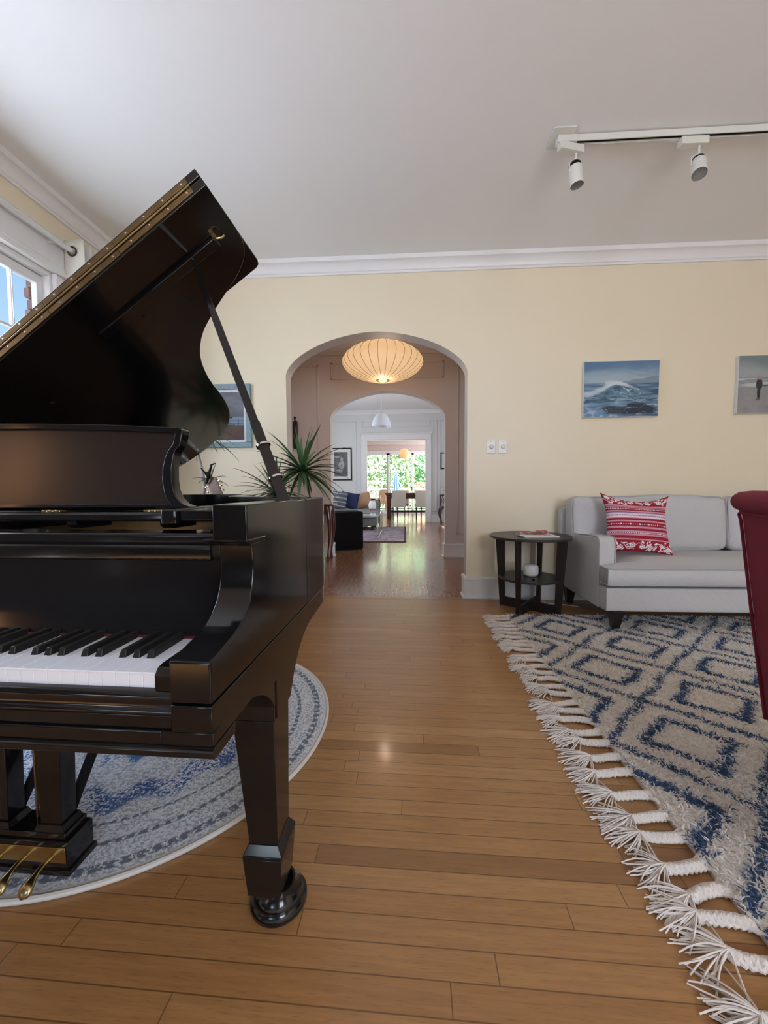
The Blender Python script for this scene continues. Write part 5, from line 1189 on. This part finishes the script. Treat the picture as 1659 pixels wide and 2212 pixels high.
# ================================================================== TRACK LIGHT
tk = thing('track_light', 'white ceiling track light with two visible spot heads', 'light', (2.2, 2.41, 3.02))
def tb(b, name, m, par=tk, **k): return b.build(name, m, par, loc=(-2.2, -2.41, -3.02), **k)
tb(MB().box(0.84, 0.965, 2.345, 2.49, 3.012, 3.019), 'ceiling_plate', M['lampwhite'], bevel=0.002)
tb(MB().box(0.885, 3.9, 2.393, 2.427, 2.990, 3.012).box(0.885, 3.9, 2.393, 2.398, 2.978, 2.990).box(0.885, 3.9, 2.422, 2.427, 2.978, 2.990), 'track', M['lampwhite'], smooth=False)
tb(MB().box(0.97, 3.9, 2.401, 2.419, 2.986, 2.9895), 'conductor_slot', M['ink'], smooth=False)
tb(MB().box(0.875, 0.985, 2.387, 2.433, 2.973, 3.0115), 'end_feed', M['lampwhite'], bevel=0.003)
def spot(xa, rz, tilt, tx):
    h = bpy.data.objects.new('spot_head', None); COL.objects.link(h); h.parent = tk; h.location = (xa-2.2, 0, -0.05)
    h.rotation_euler = (0, 0, rz)
    MB().box(-0.075, 0.075, -0.022, 0.022, -0.042, -0.002).build('adapter', M['lampwhite'], h, bevel=0.003)
    MB().tube([(0.035, 0, -0.042), (0.035, 0, -0.085)], 0.006, 8).tube([(0.035-0.04, 0, -0.15), (0.035-0.042, 0, -0.105), (0.035-0.02, 0, -0.088), (0.035+0.02, 0, -0.088), (0.035+0.042, 0, -0.105), (0.035+0.04, 0, -0.15)], 0.0035, 6).build('yoke', M['lampwhite'], h)
    mt_ = Matrix.Translation((0.035, 0, -0.15)) @ Matrix.Rotation(tilt, 4, 'X') @ Matrix.Rotation(tx, 4, 'Y')
    MB().lathe([(0.036, -0.075), (0.037, -0.072), (0.037, -0.012), (0.0355, -0.010), (0.0355, -0.008), (0.037, -0.006), (0.037, 0.03), (0.034, 0.034)], seg=32, m=mt_, caps=False).build('barrel', M['lampwhite'], h)
    MB().lathe([(0.034, 0.032), (0.033, 0.05), (0.022, 0.062), (0.0, 0.066)], seg=24, m=mt_, caps=False).build('back_cap', M['ink'], h)
    MB().lathe([(0.035, -0.070), (0.0, -0.060)], seg=24, m=mt_, caps=False).build('reflector', M['slate'], h)
spot(0.955, R(16), R(-6), R(-4)); spot(1.63, R(2), R(-24), R(12)); spot(3.0, 0, R(-15), 0)

# ================================================================== CURTAIN AND ROD
rd = thing('curtain_rod', 'silvery white curtain rod above the left window', 'rod', (-2.33, 1.4, 2.68))
MB().tube([(0, -1.25, 0), (0, 1.335, 0)], 0.0185, 16).build('pole', mat('pale_metal_rod', (0.70, 0.72, 0.72), 0.25, 0.3), rd)
for y in (-1.15, 1.20): MB().tube([(-0.1, y, 0), (0, y, 0)], 0.008, 8).build('bracket', M['lampwhite'], rd)
cu = thing('curtain', 'cream eyelet curtain gathered at the right end of the left window', 'curtain', (-2.33, 2.78, 0.06))
prof_ = []
def fold(x0_, y0_, x1_, y1_, n, bow):
    for i in range(n):
        t = i/n; prof_.append((x0_+(x1_-x0_)*t, y0_+(y1_-y0_)*t+bow*math.sin(t*math.pi)))
fold(-0.075, -0.055, 0.075, -0.060, 14, -0.010)
yq = -0.055
for k in range(9):
    a_, b_ = (0.075, -0.060) if k % 2 == 0 else (-0.060, 0.075)
    fold(a_, yq, b_, yq+0.030, 10, 0.006); yq += 0.030
prof_.append((-0.06 if True else 0, yq))
zz = np.linspace(0, 2.705, 40); vs = []
for z in zz:
    k = 1+0.10*(1-z/2.7)
    for xx, yy in prof_: vs.append((xx*k+0.003*math.sin(z*3+yy*30), yy*(1+0.06*(1-z/2.7)), z))
n = len(prof_)
fs = [(j*n+i, j*n+i+1, (j+1)*n+i+1, (j+1)*n+i) for j in range(len(zz)-1) for i in range(n-1)]
o = MB().add(vs, fs).build('panel', M['curtain'], cu, ang=80); o.modifiers.new('thick', 'SOLIDIFY').thickness = 0.003
MB().tube([(0.030*math.cos(R(a)), -0.074, 2.62+0.030*math.sin(R(a))) for a in range(0, 361, 15)], 0.0055, 8, caps=False).build('eyelet', mat('bronze_eyelet', (0.10, 0.07, 0.05), 0.35, 0.8), cu)

# ================================================================== PLANTS
def head(m_, c, n, Lr, seed, up_=0.5, wd=0.0155, droop=1.0):
    rg = random.Random(seed)
    for i in range(n):
        az = i*2.399+rg.uniform(-0.3, 0.3); el = math.asin(max(-0.45, min(0.98, 1.0-1.55*((i+0.5)/n)**0.85+rg.uniform(-.1, .1)))); Lf = Lr*rg.uniform(0.72, 1.08)
        d = Vector((math.cos(az)*math.cos(el), math.sin(az)*math.cos(el), math.sin(el))); sd = d.cross(Vector((0, 0, 1))); sd.normalize()
        n_ = 9; p = Vector(c); vs = []; dr = d.copy()
        for j in range(n_+1):
            t = j/n_; wv = wd*(math.sin(min(1, t*2.2+0.25)*math.pi/2))*(1-t**2.2)+0.0004; nr = sd.cross(dr).normalized()
            vs += [p-sd*wv+nr*wv*0.25, p-nr*wv*0.15, p+sd*wv+nr*wv*0.25]
            p = p+dr*(Lf/n_); dr = (dr+Vector((0, 0, -0.115*droop*(0.4+t)*(1.1-abs(d.z)*0.6)))).normalized()
        fs = []
        for j in range(n_): fs += [(3*j, 3*j+1, 3*j+4, 3*j+3), (3*j+1, 3*j+2, 3*j+5, 3*j+4)]
        m_.add(vs, fs)
def dracaena(label, base, stems, potr, group=None):
    t = thing('dracaena', label, 'plant', base)
    MB().lathe([(potr*0.72, 0), (potr, 0.24), (potr*1.05, 0.24), (potr*1.05, 0.27), (potr*0.93, 0.27), (potr*0.9, 0.22), (0, 0.22)], seg=32).build('pot', M['pot'], t)
    tr = MB(); lf = MB()
    for (pts, n, Lr, sd_, dr_) in stems:
        tr.tube(pts, [0.017-0.006*i/(len(pts)-1) for i in range(len(pts))], 10); head(lf, pts[-1], n, Lr, sd_, droop=dr_)
    tr.build('trunk', M['trunk'], t); lf.build('foliage', M['leaf'], t, ang=80)
dracaena('spiky green dracaena with two leafy heads behind the piano, left of the arch', (-0.86, 2.84, 0), [([(0, 0, 0.2), (0.02, 0, 0.5), (0.05, 0, 0.8), (0.10, 0, 1.14)], 62, 0.40, 3, 1.05), ([(-0.03, 0.02, 0.2), (-0.08, 0, 0.5), (-0.10, 0.02, 0.8), (-0.11, 0.02, 0.98)], 44, 0.36, 8, 0.9)], 0.14)
dracaena('thin trunked tall dracaena mostly hidden by the raised piano lid', (-1.62, 2.92, 0), [([(0, 0, 0.2), (0.02, 0, 0.5), (0.035, 0, 0.8), (0.075, 0, 1.03), (0.06, 0, 1.15), (0.03, 0, 1.28), (0.05, 0, 1.45)], 30, 0.36, 5, 0.9), ([(0.05, 0, 0.2), (0.14, 0, 0.6), (0.14, 0, 0.98), (0.125, 0, 1.08)], 12, 0.15, 6, 0.9)], 0.13)
# ================================================================== GUITAR on its stand
gt = thing('acoustic_guitar', 'brown acoustic guitar headstock with black capo rising behind the piano', 'guitar', (-0.93, 2.66, 0.145), 0)
GR = Matrix.Rotation(R(-27), 4, 'Y') @ Matrix.Rotation(R(-8), 4, 'X')
bod = []
for i in range(40):
    a = 2*math.pi*i/40; z = 0.24-0.24*math.cos(a); wv = (0.185*math.exp(-((z-0.13)/0.15)**2)+0.135*math.exp(-((z-0.40)/0.10)**2))
    wv = min(wv, math.sqrt(max(0, 1-((z-0.24)/0.24)**2))*0.30)
    bod.append((math.copysign(wv, math.sin(a)) if abs(math.sin(a)) > 1e-3 else 0, z))
MB().prism(bod, 'y', -0.05, 0.05, GR).build('body', M['guitar'], gt, bevel=0.004)
MB().box(-0.025, 0.025, -0.062, -0.045, 0.35, 0.88, GR).build('neck', M['darkwood'], gt, bevel=0.003)
hs = MB().prism([(-0.026, 0.88), (-0.036, 0.92), (-0.040, 1.05), (-0.015, 1.065), (0, 1.058), (0.015, 1.065), (0.040, 1.05), (0.036, 0.92), (0.026, 0.88)], 'y', -0.062, -0.046, GR).build('headstock', M['guitar'], gt, bevel=0.002)
for s in (-1, 1):
    for k in range(3): MB().lathe([(0.003, 0), (0.004, 0.012), (0.010, 0.014), (0.010, 0.022), (0.0, 0.024)], seg=10, m=GR @ Matrix.Translation((s*0.038, -0.054, 0.94+k*0.038)) @ Matrix.Rotation(R(90*s), 4, 'Y')).build('tuning_peg', M['chrome'], gt)
o = MB().tube([GR @ Vector((-0.035, -0.075, 1.03)), GR @ Vector((0.0, -0.085, 1.06)), GR @ Vector((0.03, -0.08, 1.10)), GR @ Vector((0.055, -0.07, 1.14)), GR @ Vector((0.085, -0.07, 1.135))], [0.006, 0.011, 0.009, 0.007, 0.005], 8).tube([GR @ Vector((0.0, -0.08, 1.05)), GR @ Vector((-0.02, -0.08, 1.15))], 0.005, 8).build('capo', M['ink'], loc=(-0.93, 2.66, 0.145)); tag(o, 'black curved capo clipped on the guitar headstock', 'capo')
gs = thing('guitar_stand', 'black stand holding the guitar behind the piano', 'stand', (-0.94, 2.72, 0))
MB().tube([(-0.16, -0.12, 0.012), (-0.14, -0.02, 0.115), (0, 0.02, 0.115), (0.14, -0.02, 0.115), (0.16, -0.12, 0.012)], 0.009, 8).build('leg_frame', M['ink'], gs)
MB().tube([(0, 0.02, 0.115), (0, 0.16, 0.012)], 0.009, 8).build('rear_leg', M['ink'], gs)

# ================================================================== RED CHAIR
rc = thing('red_armchair', 'crimson wool scroll back chair at the right edge, facing away', 'chair', (1.334, 0.968, 0.0), R(-115))
W = 0.31
bp = [(-0.258, 0.20), (-0.300, 0.52), (-0.345, 0.885), (-0.352, 0.918), (-0.372, 0.930), (-0.383, 0.948), (-0.378, 0.970), (-0.358, 0.984), (-0.325, 0.988), (-0.28, 0.982), (-0.25, 0.95), (-0.235, 0.85), (-0.20, 0.52), (-0.16, 0.20)]
MB().prism(bp, 'x', -W, W).build('backrest', M['red'], rc, ang=45, bevel=0.02, seg=5)
pg = [(-W+0.008, a-0.004, b) for a, b in ((-0.259, 0.21), (-0.301, 0.52), (-0.346, 0.885), (-0.352, 0.908))]
pg = pg+[(x, -0.356, 0.914) for x in np.linspace(-W+0.02, W-0.02, 8)]+[(-p[0], p[1], p[2]) for p in pg[::-1]]
MB().tube(pg, 0.005, 8).build('piping', M['red'], rc)
MB().rbox((0, 0.08, 0.33), (0.30, 0.30, 0.10), 0.03, n=8).build('seat_base', M['red'], rc)
MB().rbox((0, 0.10, 0.465), (0.27, 0.28, 0.035), 0.025, (0, 0, 0.015), 8).build('seat_cushion', M['red'], rc)
for x in (-0.26, 0.26):
    for y in (-0.16, 0.33): MB().taper((x, y, 0.028 if True else 0), (0.014, 0.014), (x, y, 0.24), (0.024, 0.024)).build('leg', M['darkwood'], rc, bevel=0.002)

# ================================================================== FLOOR LAMP behind the viewer, seen as a warm streak in the music desk
fl_ = thing('floor_lamp', 'slim standing lamp whose warm glow is mirrored in the music desk', 'lamp', (-2.22, -0.16, 0))
MB().lathe([(0.12, 0), (0.12, 0.015), (0.02, 0.03), (0.0, 0.03)], seg=32).build('base', M['darkwood'], fl_)
MB().tube([(0, 0, 0.03), (0, 0, 1.42)], 0.011, 10).build('pole', M['darkwood'], fl_)
MB().lathe([(0.045, 1.28), (0.035, 1.70)], seg=32, caps=False).build('lamp_shade', mat('warm_lamp_shade', (0.7, 0.5, 0.3), 0.8, emit=(1.0, 0.48, 0.20), es=9.0), fl_)
